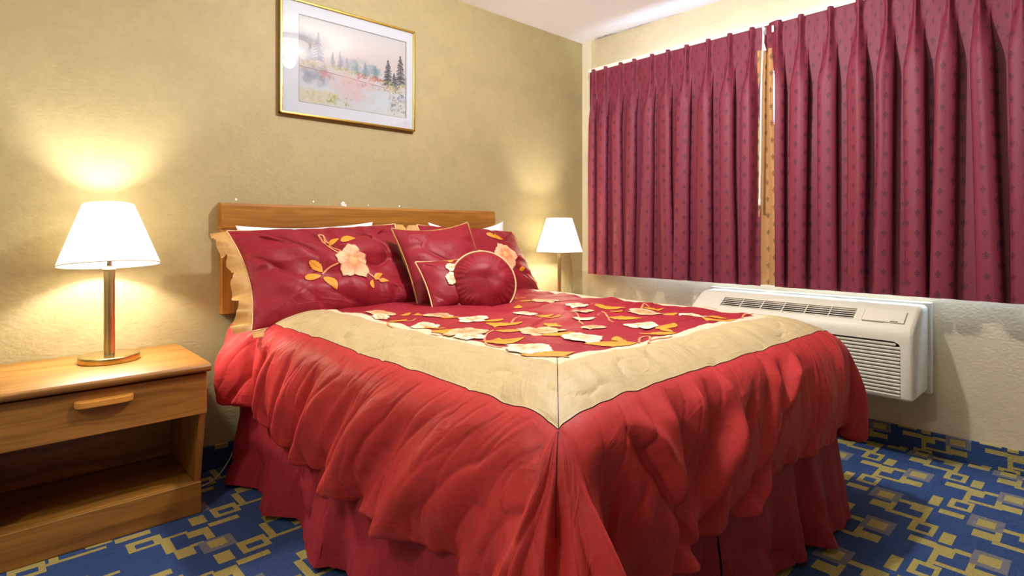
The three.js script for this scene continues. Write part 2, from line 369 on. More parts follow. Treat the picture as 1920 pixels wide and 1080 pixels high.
const cL = curtainPanel('curtain', 'crimson pinch-pleated curtain panel with tiny dark motifs, on the lamp corner side', pleatsL, 0.15, 1.37, pleatsL.map((_, i) => [0.0, -0.01, 0.02, 0.0, -0.02, 0.03, -0.03, 0.0, 0.01, 0.0][i]), true);
const cR = curtainPanel('curtain', 'crimson pinch-pleated curtain panel hanging above the right end of the air conditioner', pleatsR, 1.437, 2.93, pleatsR.map((_, i) => [0.0, -0.01, 0.0, 0.01, -0.01, 0.015, -0.03, 0.045, 0.01, 0, 0, 0][i]), false, 0.06);
{ // overlap strip between the panels: daylight glowing through one layer, painted as tan
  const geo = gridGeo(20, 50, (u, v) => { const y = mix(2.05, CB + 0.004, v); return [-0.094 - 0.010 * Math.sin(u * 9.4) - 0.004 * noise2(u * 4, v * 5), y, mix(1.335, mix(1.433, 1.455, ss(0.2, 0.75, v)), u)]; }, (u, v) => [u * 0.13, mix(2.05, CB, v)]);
  part(cL, 'painted_backlit_edge', geo, M.curtainBacklit, 'curtain edge with the daylight glow painted in as tan');
}
{
  const g = thing('curtain_track', [-0.03, 2.19, 1.55], 'white metal curtain track along the top of the crimson curtains', 'curtain rail');
  part(g, 'rail', rbx(-0.105, -0.082, 2.176, 2.2, 0.14, 2.98, 0.004), M.white);
  for (const z of [0.16, 1.4, 2.9]) part(g, 'bracket', rbx(-0.09, 0, 2.178, 2.198, z - 0.012, z + 0.012, 0.003), M.white);
  for (const z of [1.392, 1.437]) part(g, 'glide', rbx(-0.118, -0.096, 2.128, 2.166, z - 0.006, z + 0.006, 0.003), M.white);
}
{
  const g = thing('curtain_wand', [-0.155, 1.19, 1.385], 'long white pull wand hanging at the gap between the curtains', 'curtain wand');
  const t = tube([[-0.128, 2.12, 1.393], [-0.15, 1.9, 1.392], [-0.155, 1.5, 1.388], [-0.156, 1.19, 1.384]], 0.0055, 10, 30);
  part(g, 'rod', t, M.white);
  part(g, 'hook', tube([[-0.108, 2.14, 1.392], [-0.122, 2.15, 1.393], [-0.13, 2.135, 1.393], [-0.128, 2.115, 1.393]], 0.0025, 6, 12), M.white);
  const cap = lathe([[0, 0], [0.0075, 0.001], [0.0075, 0.03], [0.006, 0.034]], 14); cap.translate(-0.156, 1.186, 1.384); part(g, 'end_cap', cap, M.white);
}

// ------------------------------------------------------------------ air conditioner
{
  const z0 = 1.05, z1 = 2.115, yb = 0.298, g = thing('air_conditioner', [-0.15, yb, (z0 + z1) / 2], 'off-white through-wall air conditioner with slatted front under the curtains', 'air conditioner');
  const sh = new THREE.Shape();           // x outwards, y up
  sh.moveTo(0.0, yb); sh.lineTo(0.285, yb); sh.quadraticCurveTo(0.302, yb, 0.304, yb + 0.018);
  sh.lineTo(0.312, 0.56); sh.quadraticCurveTo(0.312, 0.612, 0.285, 0.632); sh.lineTo(0.2, 0.684); sh.quadraticCurveTo(0.175, 0.7, 0.14, 0.702); sh.lineTo(0, 0.702); sh.closePath();
  let eg = new THREE.ExtrudeGeometry(sh, { depth: z1 - z0 - 0.02, bevelEnabled: true, bevelSize: 0.0001, bevelThickness: 0.01, bevelSegments: 2, curveSegments: 10 });
  eg = new THREE.ExtrudeGeometry(sh, { depth: z1 - z0 - 0.048, bevelEnabled: true, bevelSize: 0.024, bevelOffset: -0.024, bevelThickness: 0.024, bevelSegments: 6, curveSegments: 12 });
  eg.scale(-1, 1, 1); { const ix = []; const n = eg.attributes.position.count; for (let i = 0; i < n; i += 3) ix.push(i, i + 2, i + 1); eg.setIndex(ix); eg = eg.toNonIndexed(); }
  eg.translate(-0.002, 0, z0 + 0.024); eg.computeVertexNormals();
  const slope = Math.atan2(0.684 - 0.632, 0.085);
  const along = (d) => [-(0.285 - d * Math.cos(slope)) - 0.002, 0.632 + d * Math.sin(slope)];     // point on the sloped top, d from its front edge
  const ev = new Evaluator(); ev.attributes = ['position', 'normal', 'uv']; ev.useGroups = false;
  const brush = (geo) => { const b = new Brush(geo.index ? geo.toNonIndexed() : geo, M.plastic); b.updateMatrixWorld(); return b; };
  const ventZ0 = 1.215, ventZ1 = 1.872, vc = along(0.047);
  const vent = new THREE.BoxGeometry(0.078, 0.07, ventZ1 - ventZ0); vent.rotateZ(slope); vent.translate(vc[0], vc[1], (ventZ0 + ventZ1) / 2);
  const grZ0 = 1.10, grZ1 = 2.066, grY0 = yb + 0.012, grY1 = 0.558;
  const gs = new THREE.Shape(); gs.moveTo(grZ0, grY0); gs.lineTo(grZ1, grY0); gs.lineTo(grZ1, grY1 - 0.03); gs.quadraticCurveTo(grZ1, grY1, grZ1 - 0.04, grY1); gs.lineTo(grZ0 + 0.04, grY1); gs.quadraticCurveTo(grZ0, grY1, grZ0, grY1 - 0.03); gs.closePath();
  const pocket = new THREE.ExtrudeGeometry(gs, { depth: 0.08, bevelEnabled: false, curveSegments: 8 }); pocket.rotateY(-Math.PI / 2); pocket.translate(-0.255, 0, 0);
  const door = new THREE.BoxGeometry(0.084, 0.012, 0.2); const dz0 = 1.905, dz1 = 2.075; const dc = along(0.045);
  const dgv = new THREE.BoxGeometry(0.086, 0.008, dz1 - dz0); dgv.rotateZ(slope); dgv.translate(dc[0], dc[1], (dz0 + dz1) / 2);
  let body = ev.evaluate(brush(eg), brush(vent), SUBTRACTION); body = ev.evaluate(body, brush(pocket), SUBTRACTION); body = ev.evaluate(body, brush(dgv), SUBTRACTION);
  const bg = toCreasedNormals(body.geometry, 0.6);
  part(g, 'housing', bg, M.plastic);
  // dark cavities, then the slats that close them
  const vb = new THREE.BoxGeometry(0.078, 0.004, ventZ1 - ventZ0); vb.rotateZ(slope); vb.translate(vc[0] + 0.028 * Math.sin(slope), vc[1] - 0.028 * Math.cos(slope), (ventZ0 + ventZ1) / 2);
  part(g, 'vent_cavity', vb, M.black);
  for (let i = 0; i < 5; i++) {
    const [x, y] = along(0.0155 + i * 0.0155), s = new RoundedBoxGeometry(0.0045, 0.003, ventZ1 - ventZ0, 1, 0.0012); s.rotateZ(slope); s.translate(x, y - 0.002, (ventZ0 + ventZ1) / 2);
    part(g, 'vent_slat', s, M.plastic);
  }
  for (let i = 1; i < 6; i++) { const s = new RoundedBoxGeometry(0.078, 0.004, 0.005, 1, 0.0015); s.rotateZ(slope); s.translate(vc[0] + 0.001, vc[1] - 0.002, mix(ventZ0, ventZ1, i / 6)); part(g, 'vent_rib', s, M.plastic); }
  part(g, 'grille_cavity', bx(-0.262, -0.258, grY0, grY1, grZ0, grZ1), M.black);
  const ns = 15, pitch = (grY1 - 0.006 - grY0) / ns;
  for (let i = 0; i < ns; i++) {
    const y = grY0 + pitch * (i + 0.5), top = i === ns - 1, w0 = grZ0 + (top ? 0.018 : 0.001), w1 = grZ1 - (top ? 0.018 : 0.001), s = new RoundedBoxGeometry(0.018, pitch * 0.66, w1 - w0, 2, 0.0035);
    s.rotateZ(0.18); s.translate(-0.297 - 0.0002 * i, y, (w0 + w1) / 2);
    part(g, 'grille_slat', s, M.plasticB);
  }
  const dg = new RoundedBoxGeometry(0.081, 0.008, dz1 - dz0 - 0.005, 2, 0.003); dg.rotateZ(slope); dg.translate(dc[0], dc[1] + 0.0015, (dz0 + dz1) / 2);
  const dm = part(g, 'control_door', dg, M.plastic);
  const [hx, hy] = along(0.004), lip = new RoundedBoxGeometry(0.01, 0.006, 0.085, 1, 0.002); lip.rotateZ(slope); lip.translate(hx, hy + 0.001, dz0 + 0.048); part(dm, 'finger_recess', lip, std({ color: '#8d8468', roughness: 0.7 }));
  const [lx, ly] = along(0.008), mark = new THREE.BoxGeometry(0.003, 0.002, 0.03); mark.rotateZ(slope); mark.translate(lx - 0.003, ly + 0.0055, dz0 + 0.13); part(dm, 'badge', mark, M.black);
  part(g, 'wall_sleeve', rbx(-0.045, -0.001, yb - 0.008, 0.712, z0 - 0.014, z1 + 0.012, 0.003), M.plasticB);
}

// ------------------------------------------------------------------ headboard
{
  const x0 = -2.497, x1 = -0.915, g = thing('headboard', [(x0 + x1) / 2, 0.68, 0.03], 'oak-coloured wall-mounted headboard with a deep top rail', 'headboard');
  const rail = new THREE.Shape(); rail.moveTo(0, 1.055); rail.lineTo(0.052, 1.055); rail.lineTo(0.058, 1.065); rail.lineTo(0.058, 1.158); rail.lineTo(0.05, 1.17); rail.lineTo(0, 1.17); rail.closePath();
  const rg = new THREE.ExtrudeGeometry(rail, { depth: x1 - x0, bevelEnabled: false }); rg.rotateY(-Math.PI / 2); rg.translate(x1, 0, 0.001);
  part(g, 'top_rail', metreUV(rg), M.woodHead);
  part(g, 'stile', rbx(x0 + 0.003, x0 + 0.085, 0.68, 1.055, 0.001, 0.05, 0.004, 'y'), M.woodHead);
  part(g, 'stile', rbx(x1 - 0.085, x1 - 0.003, 0.68, 1.055, 0.001, 0.05, 0.004, 'y'), M.woodHead);
  part(g, 'panel', bx(x0 + 0.08, x1 - 0.08, 0.69, 1.06, 0.001, 0.03), M.woodHead);
  part(g, 'bottom_rail', rbx(x0 + 0.085, x1 - 0.085, 0.68, 0.75, 0.001, 0.05, 0.004), M.woodHead);
}

// ------------------------------------------------------------------ nightstands
function nightstand(cx, label) {
  const w = 0.61, x0 = cx - w / 2, x1 = cx + w / 2, g = thing('nightstand', [cx, 0, 0.2], label, 'nightstand', 'pair of bedside tables');
  const tp = new THREE.Shape(), T = 0.57, t = 0.03, d = 0.494;     // top board with rounded front nosing
  tp.moveTo(0, T - t); tp.lineTo(d - 0.02, T - t); tp.quadraticCurveTo(d - 0.004, T - t + 0.001, d, T - 0.016); tp.quadraticCurveTo(d, T - 0.002, d - 0.014, T); tp.lineTo(0, T); tp.closePath();
  const tg = new THREE.ExtrudeGeometry(tp, { depth: w + 0.012, bevelEnabled: false, curveSegments: 6 }); tg.rotateY(-Math.PI / 2); tg.translate(x1 + 0.006, 0, 0.004);
  part(g, 'top', metreUV(toCreasedNormals(tg, 0.5)), M.wood);
  for (const s of [0, 1]) {              // side boards lean back towards the plinth
    const sp = new THREE.Shape(); sp.moveTo(0.006, 0.0); sp.lineTo(0.375, 0.0); sp.lineTo(0.378, 0.118); sp.lineTo(0.452, 0.42); sp.lineTo(0.456, T - t); sp.lineTo(0.006, T - t); sp.closePath();
    const sg = new THREE.ExtrudeGeometry(sp, { depth: 0.022, bevelEnabled: false }); sg.rotateY(-Math.PI / 2); sg.translate(s ? x1 : x0 + 0.022, 0, 0.004);
    part(g, 'side_board', metreUV(sg, 'y'), M.wood);
  }
  const dr = part(g, 'drawer', rbx(x0 + 0.002, x1 - 0.002, 0.388, T - t - 0.006, 0.455, 0.475, 0.004), M.wood);
  const hs = new THREE.Shape(); hs.moveTo(-0.075, 0); hs.quadraticCurveTo(-0.075, 0.02, -0.045, 0.024); hs.lineTo(0.045, 0.024); hs.quadraticCurveTo(0.075, 0.02, 0.075, 0); hs.closePath();
  const hg = new THREE.ExtrudeGeometry(hs, { depth: 0.014, bevelEnabled: true, bevelSize: 0.004, bevelThickness: 0.004, bevelSegments: 3, curveSegments: 8 });
  hg.rotateX(Math.PI / 2); hg.translate(cx, 0.502, 0.4755);
  part(dr, 'pull', hg, M.handleWood, 'lighter wooden bar pull');
  part(g, 'drawer_bottom', bx(x0 + 0.022, x1 - 0.022, 0.39, 0.402, 0.03, 0.455), M.wood);
  part(g, 'back_board', bx(x0 + 0.022, x1 - 0.022, 0.1, T - t, 0.006, 0.02), M.wood);
  part(g, 'shelf', rbx(x0 + 0.022, x1 - 0.022, 0.1, 0.118, 0.02, 0.384, 0.003), M.wood);
  part(g, 'plinth', rbx(x0, x1, 0, 0.117, 0.379, 0.398, 0.004), M.wood);
  return g;
}
nightstand(-2.965, 'wooden nightstand with one drawer and open shelf under the round lamp');
nightstand(-0.475, 'nightstand on the window side of the bed, carrying the square-shaded lamp');

// ------------------------------------------------------------------ bedside lamps
M.shade = phy({ color: '#f6f1e6', roughness: 0.95, transmission: 0.35, thickness: 0 });
M.bulb = std({ color: '#ffffff', emissive: '#fff0d2', emissiveIntensity: 6, roughness: 0.4 });
const LAMP = 2.5;
function lampLight(g, x, y, z) {
  const l = new THREE.PointLight(new THREE.Color().setRGB(1, 0.965, 0.9), LAMP, 0, 2); l.position.set(x - g.position.x, y - g.position.y, z - g.position.z); l.castShadow = true; l.shadow.radius = 1.6; g.add(l);
}
{
  const x = -2.915, z = 0.19, y0 = 0.57, g = thing('table_lamp', [x, y0, z], 'brass table lamp with a round cone shade on the drawer nightstand', 'lamp', 'bedside lamps');
  let b = lathe([[0, 0], [0.092, 0], [0.095, 0.003], [0.095, 0.02], [0.092, 0.024], [0.02, 0.027], [0, 0.027]], 64); b.translate(x, y0, z); part(g, 'base', b, M.brass);
  b = lathe([[0.0175, 0.02], [0.0175, 0.33], [0.0205, 0.333], [0.0205, 0.34], [0.009, 0.343], [0, 0.343]], 40); b.translate(x, y0, z); part(g, 'pole', b, M.brassDark);
  b = lathe([[0, 0.343], [0.009, 0.344], [0.0075, 0.36], [0.011, 0.365], [0.011, 0.4], [0.014, 0.405], [0.014, 0.43], [0, 0.43]], 24); b.translate(x, y0, z); part(g, 'socket', b, M.chrome);
  b = new THREE.SphereGeometry(0.03, 24, 16); b.scale(1, 1.25, 1); b.translate(x, y0 + 0.465, z); part(g, 'bulb', b, M.bulb);
  const prof = [[0.156, 0.35], [0.1575, 0.352], [0.1565, 0.358], [0.081, 0.572], [0.079, 0.575], [0.0775, 0.573], [0.154, 0.356]];
  const tilt = (q) => { q.translate(0, -0.352, 0); q.rotateX(-0.13); q.translate(x, y0 + 0.352, z + 0.012); return q; };
  b = lathe(prof, 72); const s = part(g, 'shade', tilt(b), M.shade);
  b = new THREE.TorusGeometry(0.1565, 0.002, 6, 72); b.rotateX(Math.PI / 2); b.translate(0, 0.352, 0); part(s, 'hem_ring', tilt(b), M.cream);
  b = mergeGeometries([0, 1, 2].map((k) => { const a = k * 2.094 + 0.3; return tube([[x + 0.013 * Math.cos(a), y0 + 0.42, z + 0.013 * Math.sin(a)], [x + 0.06 * Math.cos(a), y0 + 0.52, z + 0.06 * Math.sin(a)], [x + 0.079 * Math.cos(a), y0 + 0.56, z + 0.079 * Math.sin(a)]], 0.0015, 5, 8); })); part(g, 'shade_spider', b, M.brassDark);
  lampLight(g, x, y0 + 0.465, z);
}
{
  const x = -0.475, z = 0.2, y0 = 0.57, g = thing('table_lamp', [x, y0, z], 'slim metal table lamp with a square pyramid shade beside the window corner', 'lamp', 'bedside lamps');
  let b = lathe([[0, 0], [0.075, 0], [0.078, 0.003], [0.078, 0.018], [0.075, 0.021], [0, 0.023]], 48); b.translate(x, y0, z); part(g, 'base', b, M.brass);
  b = lathe([[0.013, 0.02], [0.013, 0.325], [0.018, 0.328], [0.018, 0.337], [0, 0.337]], 32); b.translate(x, y0, z); part(g, 'pole', b, M.brassDark);
  b = lathe([[0, 0.337], [0.009, 0.338], [0.011, 0.36], [0.011, 0.4], [0.014, 0.405], [0.014, 0.43], [0, 0.43]], 20); b.translate(x, y0, z); part(g, 'socket', b, M.chrome);
  b = new THREE.SphereGeometry(0.027, 20, 14); b.scale(1, 1.25, 1); b.translate(x, y0 + 0.462, z); part(g, 'bulb', b, M.bulb);
  const hb = 0.109, ht = 0.059, yb = y0 + 0.338, yt = y0 + 0.563, panels = [];
  for (let k = 0; k < 4; k++) {
    const a = k * Math.PI / 2, c = Math.cos(a), s = Math.sin(a), P = (h, t, y) => [x + c * h - s * t, y, z + s * h + c * t];
    const q = gridGeo(2, 2, (u, v) => P(mix(hb, ht, v), mix(-1, 1, u) * mix(hb, ht, v), mix(yb, yt, v)));
    panels.push(q);
    const q2 = gridGeo(2, 2, (u, v) => P(mix(hb, ht, v) - 0.0015, mix(-1, 1, u) * (mix(hb, ht, v) - 0.0015), mix(yb, yt, v)), null, true); panels.push(q2);
  }
  const s = part(g, 'shade', mergeGeometries(panels), M.shade);
  const E = [];
  for (const [sx, sz] of [[-1, -1], [-1, 1], [1, 1], [1, -1]]) E.push(tube([[x + sx * hb, yb, z + sz * hb], [x + sx * (hb + ht) / 2, (yb + yt) / 2, z + sz * (hb + ht) / 2], [x + sx * ht, yt, z + sz * ht]], 0.0022, 6, 4));
  for (const [h, y] of [[hb, yb], [ht, yt]]) for (const [a, c] of [[[-1, -1], [-1, 1]], [[-1, 1], [1, 1]], [[1, 1], [1, -1]], [[1, -1], [-1, -1]]]) E.push(tube([[x + a[0] * h, y, z + a[1] * h], [x + (a[0] + c[0]) / 2 * h, y, z + (a[1] + c[1]) / 2 * h], [x + c[0] * h, y, z + c[1] * h]], 0.0026, 6, 4));
  part(s, 'edge_trim', mergeGeometries(E), M.linen);
  lampLight(g, x, y0 + 0.462, z);
}
{
  const g = thing('power_cord', [-2.55, 0.004, 0.1], 'thin pale cord lying on the carpet between nightstand and bed', 'cord');
  part(g, 'cable', tube([[-2.652, 0.012, 0.2], [-2.6, 0.005, 0.17], [-2.53, 0.008, 0.12], [-2.47, 0.05, 0.075], [-2.44, 0.1, 0.06]], 0.0026, 6, 30), M.plasticB);
}

// ------------------------------------------------------------------ ceiling domes (one over the bed mirrors in the picture glass; the other is added fill)
M.dome = std({ color: '#ffffff', emissive: '#fff3e2', emissiveIntensity: 3.2, roughness: 0.5 });
function dome(x, z, power, label) {
  const g = thing('ceiling_light', [x, RH, z], label, 'ceiling light', 'dome ceiling lights');
  let b = lathe([[0, 0], [0.15, 0], [0.15, -0.02], [0.14, -0.025], [0, -0.025]], 40); b.translate(x, RH, z); part(g, 'mount', b, M.white);
  b = lathe([[0.138, -0.022], [0.13, -0.05], [0.1, -0.078], [0.055, -0.093], [0.001, -0.097]], 40); b.translate(x, RH, z); part(g, 'glass_bowl', b, M.dome);
  const l = new THREE.PointLight(new THREE.Color().setRGB(1, 0.98, 0.97), power, 0, 2); l.position.set(0, -0.16, 0); l.castShadow = true; l.shadow.radius = 2; g.add(l);
}
dome(-1.63, 1.45, 8.5, 'white dome ceiling light over the bed');
dome(-4.2, 1.75, 3.6, 'white dome light added out of view to brighten the left side of the bed');  // added fill lamp, unseen, lights the comforter's left face

// ------------------------------------------------------------------ framed watercolour
{
  const x0 = -2.234, x1 = -1.484, y0 = 1.604, y1 = 2.164, g = thing('framed_picture', [(x0 + x1) / 2, y0, 0.012], 'gold-framed lake and forest watercolour hanging above the headboard', 'picture');
  const art = canvasTex(1024, 724, (c, w, h) => {
    const G = (y0, y1, ...cs) => { const g = c.createLinearGradient(0, y0, 0, y1); cs.forEach((k, i) => g.addColorStop(i / (cs.length - 1), k)); return g; };
    c.fillStyle = G(0, h, '#dfe0e6', '#e9e0dd', '#e6d9d8', '#e3dce2', '#dfe6ee', '#e4e6e6'); c.fillRect(0, 0, w, h);
    const blot = (x, y, r, col, a, n = 14) => { for (let i = 0; i < n; i++) { c.globalAlpha = Math.min(1, a * 1.35) * rr(0.3, 1); c.fillStyle = col; c.beginPath(); c.ellipse(x + rr(-1, 1) * r, y + rr(-0.6, 0.6) * r, r * rr(0.2, 0.6), r * rr(0.12, 0.4), rr(0, 3), 0, 7); c.fill(); } c.globalAlpha = 1; };
    const fir = (x, base, ht, wd, col, a) => {
      c.strokeStyle = col; c.lineCap = 'round';
      c.globalAlpha = a; c.lineWidth = 3; c.beginPath(); c.moveTo(x, base - ht); c.lineTo(x, base); c.stroke();
      for (let t = 0.02; t < 1; t += 0.022) for (const sd of [-1, 1]) {
        const y = base - ht * (1 - t), ww = wd * (0.06 + 0.9 * Math.pow(t, 0.8)) * rr(0.45, 1.15);
        c.globalAlpha = a * rr(0.5, 1); c.lineWidth = rr(2, 6.5) * (0.5 + wd / 90); c.beginPath(); c.moveTo(x, y); c.quadraticCurveTo(x + sd * ww * 0.5, y + ww * 0.12, x + sd * ww, y + ww * rr(0.25, 0.5)); c.stroke();
      }
      c.globalAlpha = 1;
    };
    blot(140, 230, 130, '#b9bfcc', 0.16, 30); blot(60, 160, 90, '#c6ccd6', 0.14, 20);
    blot(560, 330, 90, '#8fb0ba', 0.22, 26); blot(690, 345, 70, '#7fa5b2', 0.25, 22); blot(430, 330, 70, '#a9b3bf', 0.2, 20);
    for (const [x, b, hh, wd, col, a] of [[175, 350, 230, 62, '#8d90a6', 0.6], [105, 360, 140, 46, '#a6a8b8', 0.45], [300, 380, 130, 30, '#8a8ea2', 0.5], [365, 390, 160, 32, '#8088a0', 0.5], [430, 385, 110, 26, '#a0a8b6', 0.45], [520, 400, 90, 30, '#86a6b0', 0.5], [600, 400, 120, 36, '#6f97a6', 0.45], [700, 400, 110, 36, '#6a93a2', 0.5]]) fir(x, b, hh, wd, col, a);
    for (let i = 0; i < 30; i++) blot(rr(10, 330), rr(370, 420), 26, ['#e6dcb8', '#d8cfae', '#cdbfae'][i % 3], 0.5, 6);
    for (let i = 0; i < 26; i++) blot(rr(330, 520), rr(370, 415), 18, ['#d6cf9e', '#bdbd84', '#e2d9a8'][i % 3], 0.55, 5);
    for (let i = 0; i < 34; i++) blot(rr(520, 770), rr(385, 425), 18, ['#c9765a', '#b65f52', '#d99a74', '#a8606a'][i % 4], 0.55, 5);
    c.strokeStyle = '#f4efe6'; c.lineWidth = 3; for (let x = 340; x < 770; x += 17) { c.globalAlpha = 0.8; c.beginPath(); c.moveTo(x, 395); c.lineTo(x + rr(-2, 2), 448); c.stroke(); } c.globalAlpha = 1;
    c.strokeStyle = '#a8866a'; c.lineWidth = 5; c.beginPath(); c.moveTo(0, 425); c.quadraticCurveTo(260, 430, 480, 446); c.quadraticCurveTo(640, 462, 790, 468); c.stroke();
    fir(828, 440, 230, 66, '#26343c', 0.85); fir(955, 420, 270, 72, '#1e2c34', 0.85); fir(890, 440, 120, 40, '#3a4a50', 0.7);
    for (let i = 0; i < 46; i++) blot(rr(790, 1020), rr(410, 500), 24, ['#e2d8b0', '#c9bd8a', '#8c8a66', '#d8cba4'][i % 4], 0.5, 6);
    blot(150, 470, 100, '#9aa4b4', 0.2, 30); blot(250, 455, 60, '#d28a86', 0.3, 14); blot(560, 540, 150, '#ecc4c4', 0.22, 40); blot(420, 520, 110, '#eccfcc', 0.2, 20);
    for (let i = 0; i < 40; i++) blot(rr(820, 1010), rr(520, 680), 26, ['#8e94a4', '#5f6a78', '#b8a898', '#d8d0c0'][i % 4], 0.32, 5);
    for (let i = 0; i < 26; i++) blot(rr(450, 820), rr(462, 500), 14, ['#6f7a80', '#a87a70', '#8a9298'][i % 3], 0.28, 4);
    for (let i = 0; i < 40; i++) blot(rr(0, 330), rr(600, 700), 40, ['#e9dcae', '#efe4c4', '#dccf98'][i % 3], 0.32, 6);
    for (let i = 0; i < 26; i++) blot(rr(250, 470), rr(620, 690), 16, ['#b9b478', '#a4a468', '#c9c088'][i % 3], 0.5, 5);
    blot(700, 600, 140, '#dce8f0', 0.3, 30);
    c.globalAlpha = 0.06; for (let i = 0; i < 6000; i++) { c.fillStyle = rnd() < 0.5 ? '#ffffff' : '#99938c'; c.fillRect(rnd() * w, rnd() * h, 2, 2); } c.globalAlpha = 1;
  });
  const F = 0.012;
  const bar = (a, b, c, d) => rbx(a, b, c, d, 0.002, 0.03, 0.0035);
  part(g, 'frame', mergeGeometries([bar(x0, x1, y0, y0 + F), bar(x0, x1, y1 - F, y1), bar(x0, x0 + F, y0, y1), bar(x1 - F, x1, y0, y1)]), M.gold);
  part(g, 'backing', bx(x0 + 0.004, x1 - 0.004, y0 + 0.004, y1 - 0.004, 0.002, 0.008), M.black);
  const px0 = -2.142, px1 = -1.536, py0 = 1.672, py1 = 2.098;
  const ms = new THREE.Shape(); ms.moveTo(x0 + 0.008, y0 + 0.008); ms.lineTo(x1 - 0.008, y0 + 0.008); ms.lineTo(x1 - 0.008, y1 - 0.008); ms.lineTo(x0 + 0.008, y1 - 0.008); ms.closePath();
  const hole = new THREE.Path(); hole.moveTo(px0, py0); hole.lineTo(px0, py1); hole.lineTo(px1, py1); hole.lineTo(px1, py0); hole.closePath(); ms.holes.push(hole);
  const mg = new THREE.ExtrudeGeometry(ms, { depth: 0.003, bevelEnabled: false }); mg.translate(0, 0, 0.0165); part(g, 'mat', mg, std({ color: '#bcc0c9', roughness: 0.9 }));
  const L = 0.0035, li = (a, b, c, d) => bx(a, b, c, d, 0.0148, 0.017);
  part(g, 'mat_bevel', mergeGeometries([li(px0, px1, py0, py0 + L), li(px0, px1, py1 - L, py1), li(px0, px0 + L, py0, py1), li(px1 - L, px1, py0, py1)]), std({ color: '#8d8b86', roughness: 0.8 }));
  const pg = new THREE.PlaneGeometry(px1 - px0 + 0.01, py1 - py0 + 0.01); pg.translate((px0 + px1) / 2, (py0 + py1) / 2, 0.0145); part(g, 'print', pg, std({ map: art, color: '#c9c9c9', roughness: 0.9 }));
  part(g, 'glass', bx(x0 + 0.009, x1 - 0.009, y0 + 0.009, y1 - 0.009, 0.0215, 0.0235), phy({ color: '#ffffff', transmission: 1, thickness: 0, roughness: 0.01, ior: 1.5 }));
}

// ------------------------------------------------------------------ bed: box spring and mattress under the comforter
{
  const g = thing('bed', [-1.69, 0, 1.05], 'queen bed base and mattress hidden under the red comforter and skirt', 'bed');
  part(g, 'mattress', rbx(-2.43, -0.93, 0.40, 0.615, 0.07, 1.97, 0.05), M.linen);
  part(g, 'box_spring', rbx(-2.43, -0.93, 0.18, 0.40, 0.07, 1.97, 0.02), M.linen);
  for (const x of [-2.35, -1.01]) for (const z of [0.2, 1.85]) part(g, 'leg', rbx(x - 0.025, x + 0.025, 0, 0.18, z - 0.025, z + 0.025, 0.004), M.black);
}

// ------------------------------------------------------------------ comforter
const CX0 = -2.42, CX1 = -0.90, CZ0 = 0.10, CZ1 = 1.965;        // outer edge of the tan band
const IX0 = -2.205, IX1 = -1.08, IZ1 = 1.765, TR = 0.036;       // embroidered middle; narrow cream trim outside it
const edgeDrop = (d) => 0.046 * Math.pow(clamp(1 - d / 0.17), 2);
function topY(x, z) {
  const a = edgeDrop(x - CX0), b = edgeDrop(CX1 - x), c = edgeDrop(CZ1 - z);
  const inner = ss(0, 0.14, Math.min(x - IX0, IX1 - x, IZ1 - z) + 0.1);
  let y = 0.726 - Math.hypot(a, b, c) + 0.006 * fbm(x * 4.2, z * 4.2 + 3, 2);
  y += inner * (0.006 * noise2(x * 9 + 1.2 * noise2(z * 4, 2), z * 11) - 0.007 * crease(x * 5.5 + noise2(z * 5, 8), z * 7.5, 6));
  // cross wrinkles on the tan band
  const band = 1 - inner;
  y += band * (0.0022 * noise2(x * 30 + z * 12, z * 9) - 0.005 * crease(x * 9 - z * 5, z * 10 + x * 3, 8));
  // puckers along the inner seam
  const ds = Math.min(Math.abs(x - IX0), Math.abs(x - IX1), Math.abs(z - IZ1));
  y += 0.004 * Math.exp(-Math.pow(ds / 0.025, 2)) * noise2(x * 22 + 4, z * 22);
  return y;
}
const comforter = thing('comforter', [-1.66, 0.3, 1.03], 'red satin comforter with tan border and embroidered flowers spread over the bed', 'comforter');
// top patches share their borders, normals come from the height field
function topPatch(x0, x1, z0, z1, name, mat, step = 0.008) {
  const nu = Math.max(3, Math.round((x1 - x0) / step) + 1), nv = Math.max(3, Math.round((z1 - z0) / step) + 1);
  return gridGeo(nu, nv, (u, v) => { const x = mix(x0, x1, u), z = mix(z0, z1, v); return [x, topY(x, z), z]; }, (u, v) => [mix(x0, x1, u) * 1.1, mix(z0, z1, v) * 1.1], true);
}
function fixNormals(g) {
  const p = g.attributes.position, n = g.attributes.normal, h = 0.004;
  for (let i = 0; i < p.count; i++) { const x = p.getX(i), z = p.getZ(i); const v = new THREE.Vector3(-(topY(x + h, z) - topY(x - h, z)) / (2 * h), 1, -(topY(x, z + h) - topY(x, z - h)) / (2 * h)).normalize(); n.setXYZ(i, v.x, v.y, v.z); }
  return g;
}
part(comforter, 'embroidered_panel', fixNormals(topPatch(IX0, IX1, CZ0, IZ1)), M.burgundy, 'burgundy middle panel');
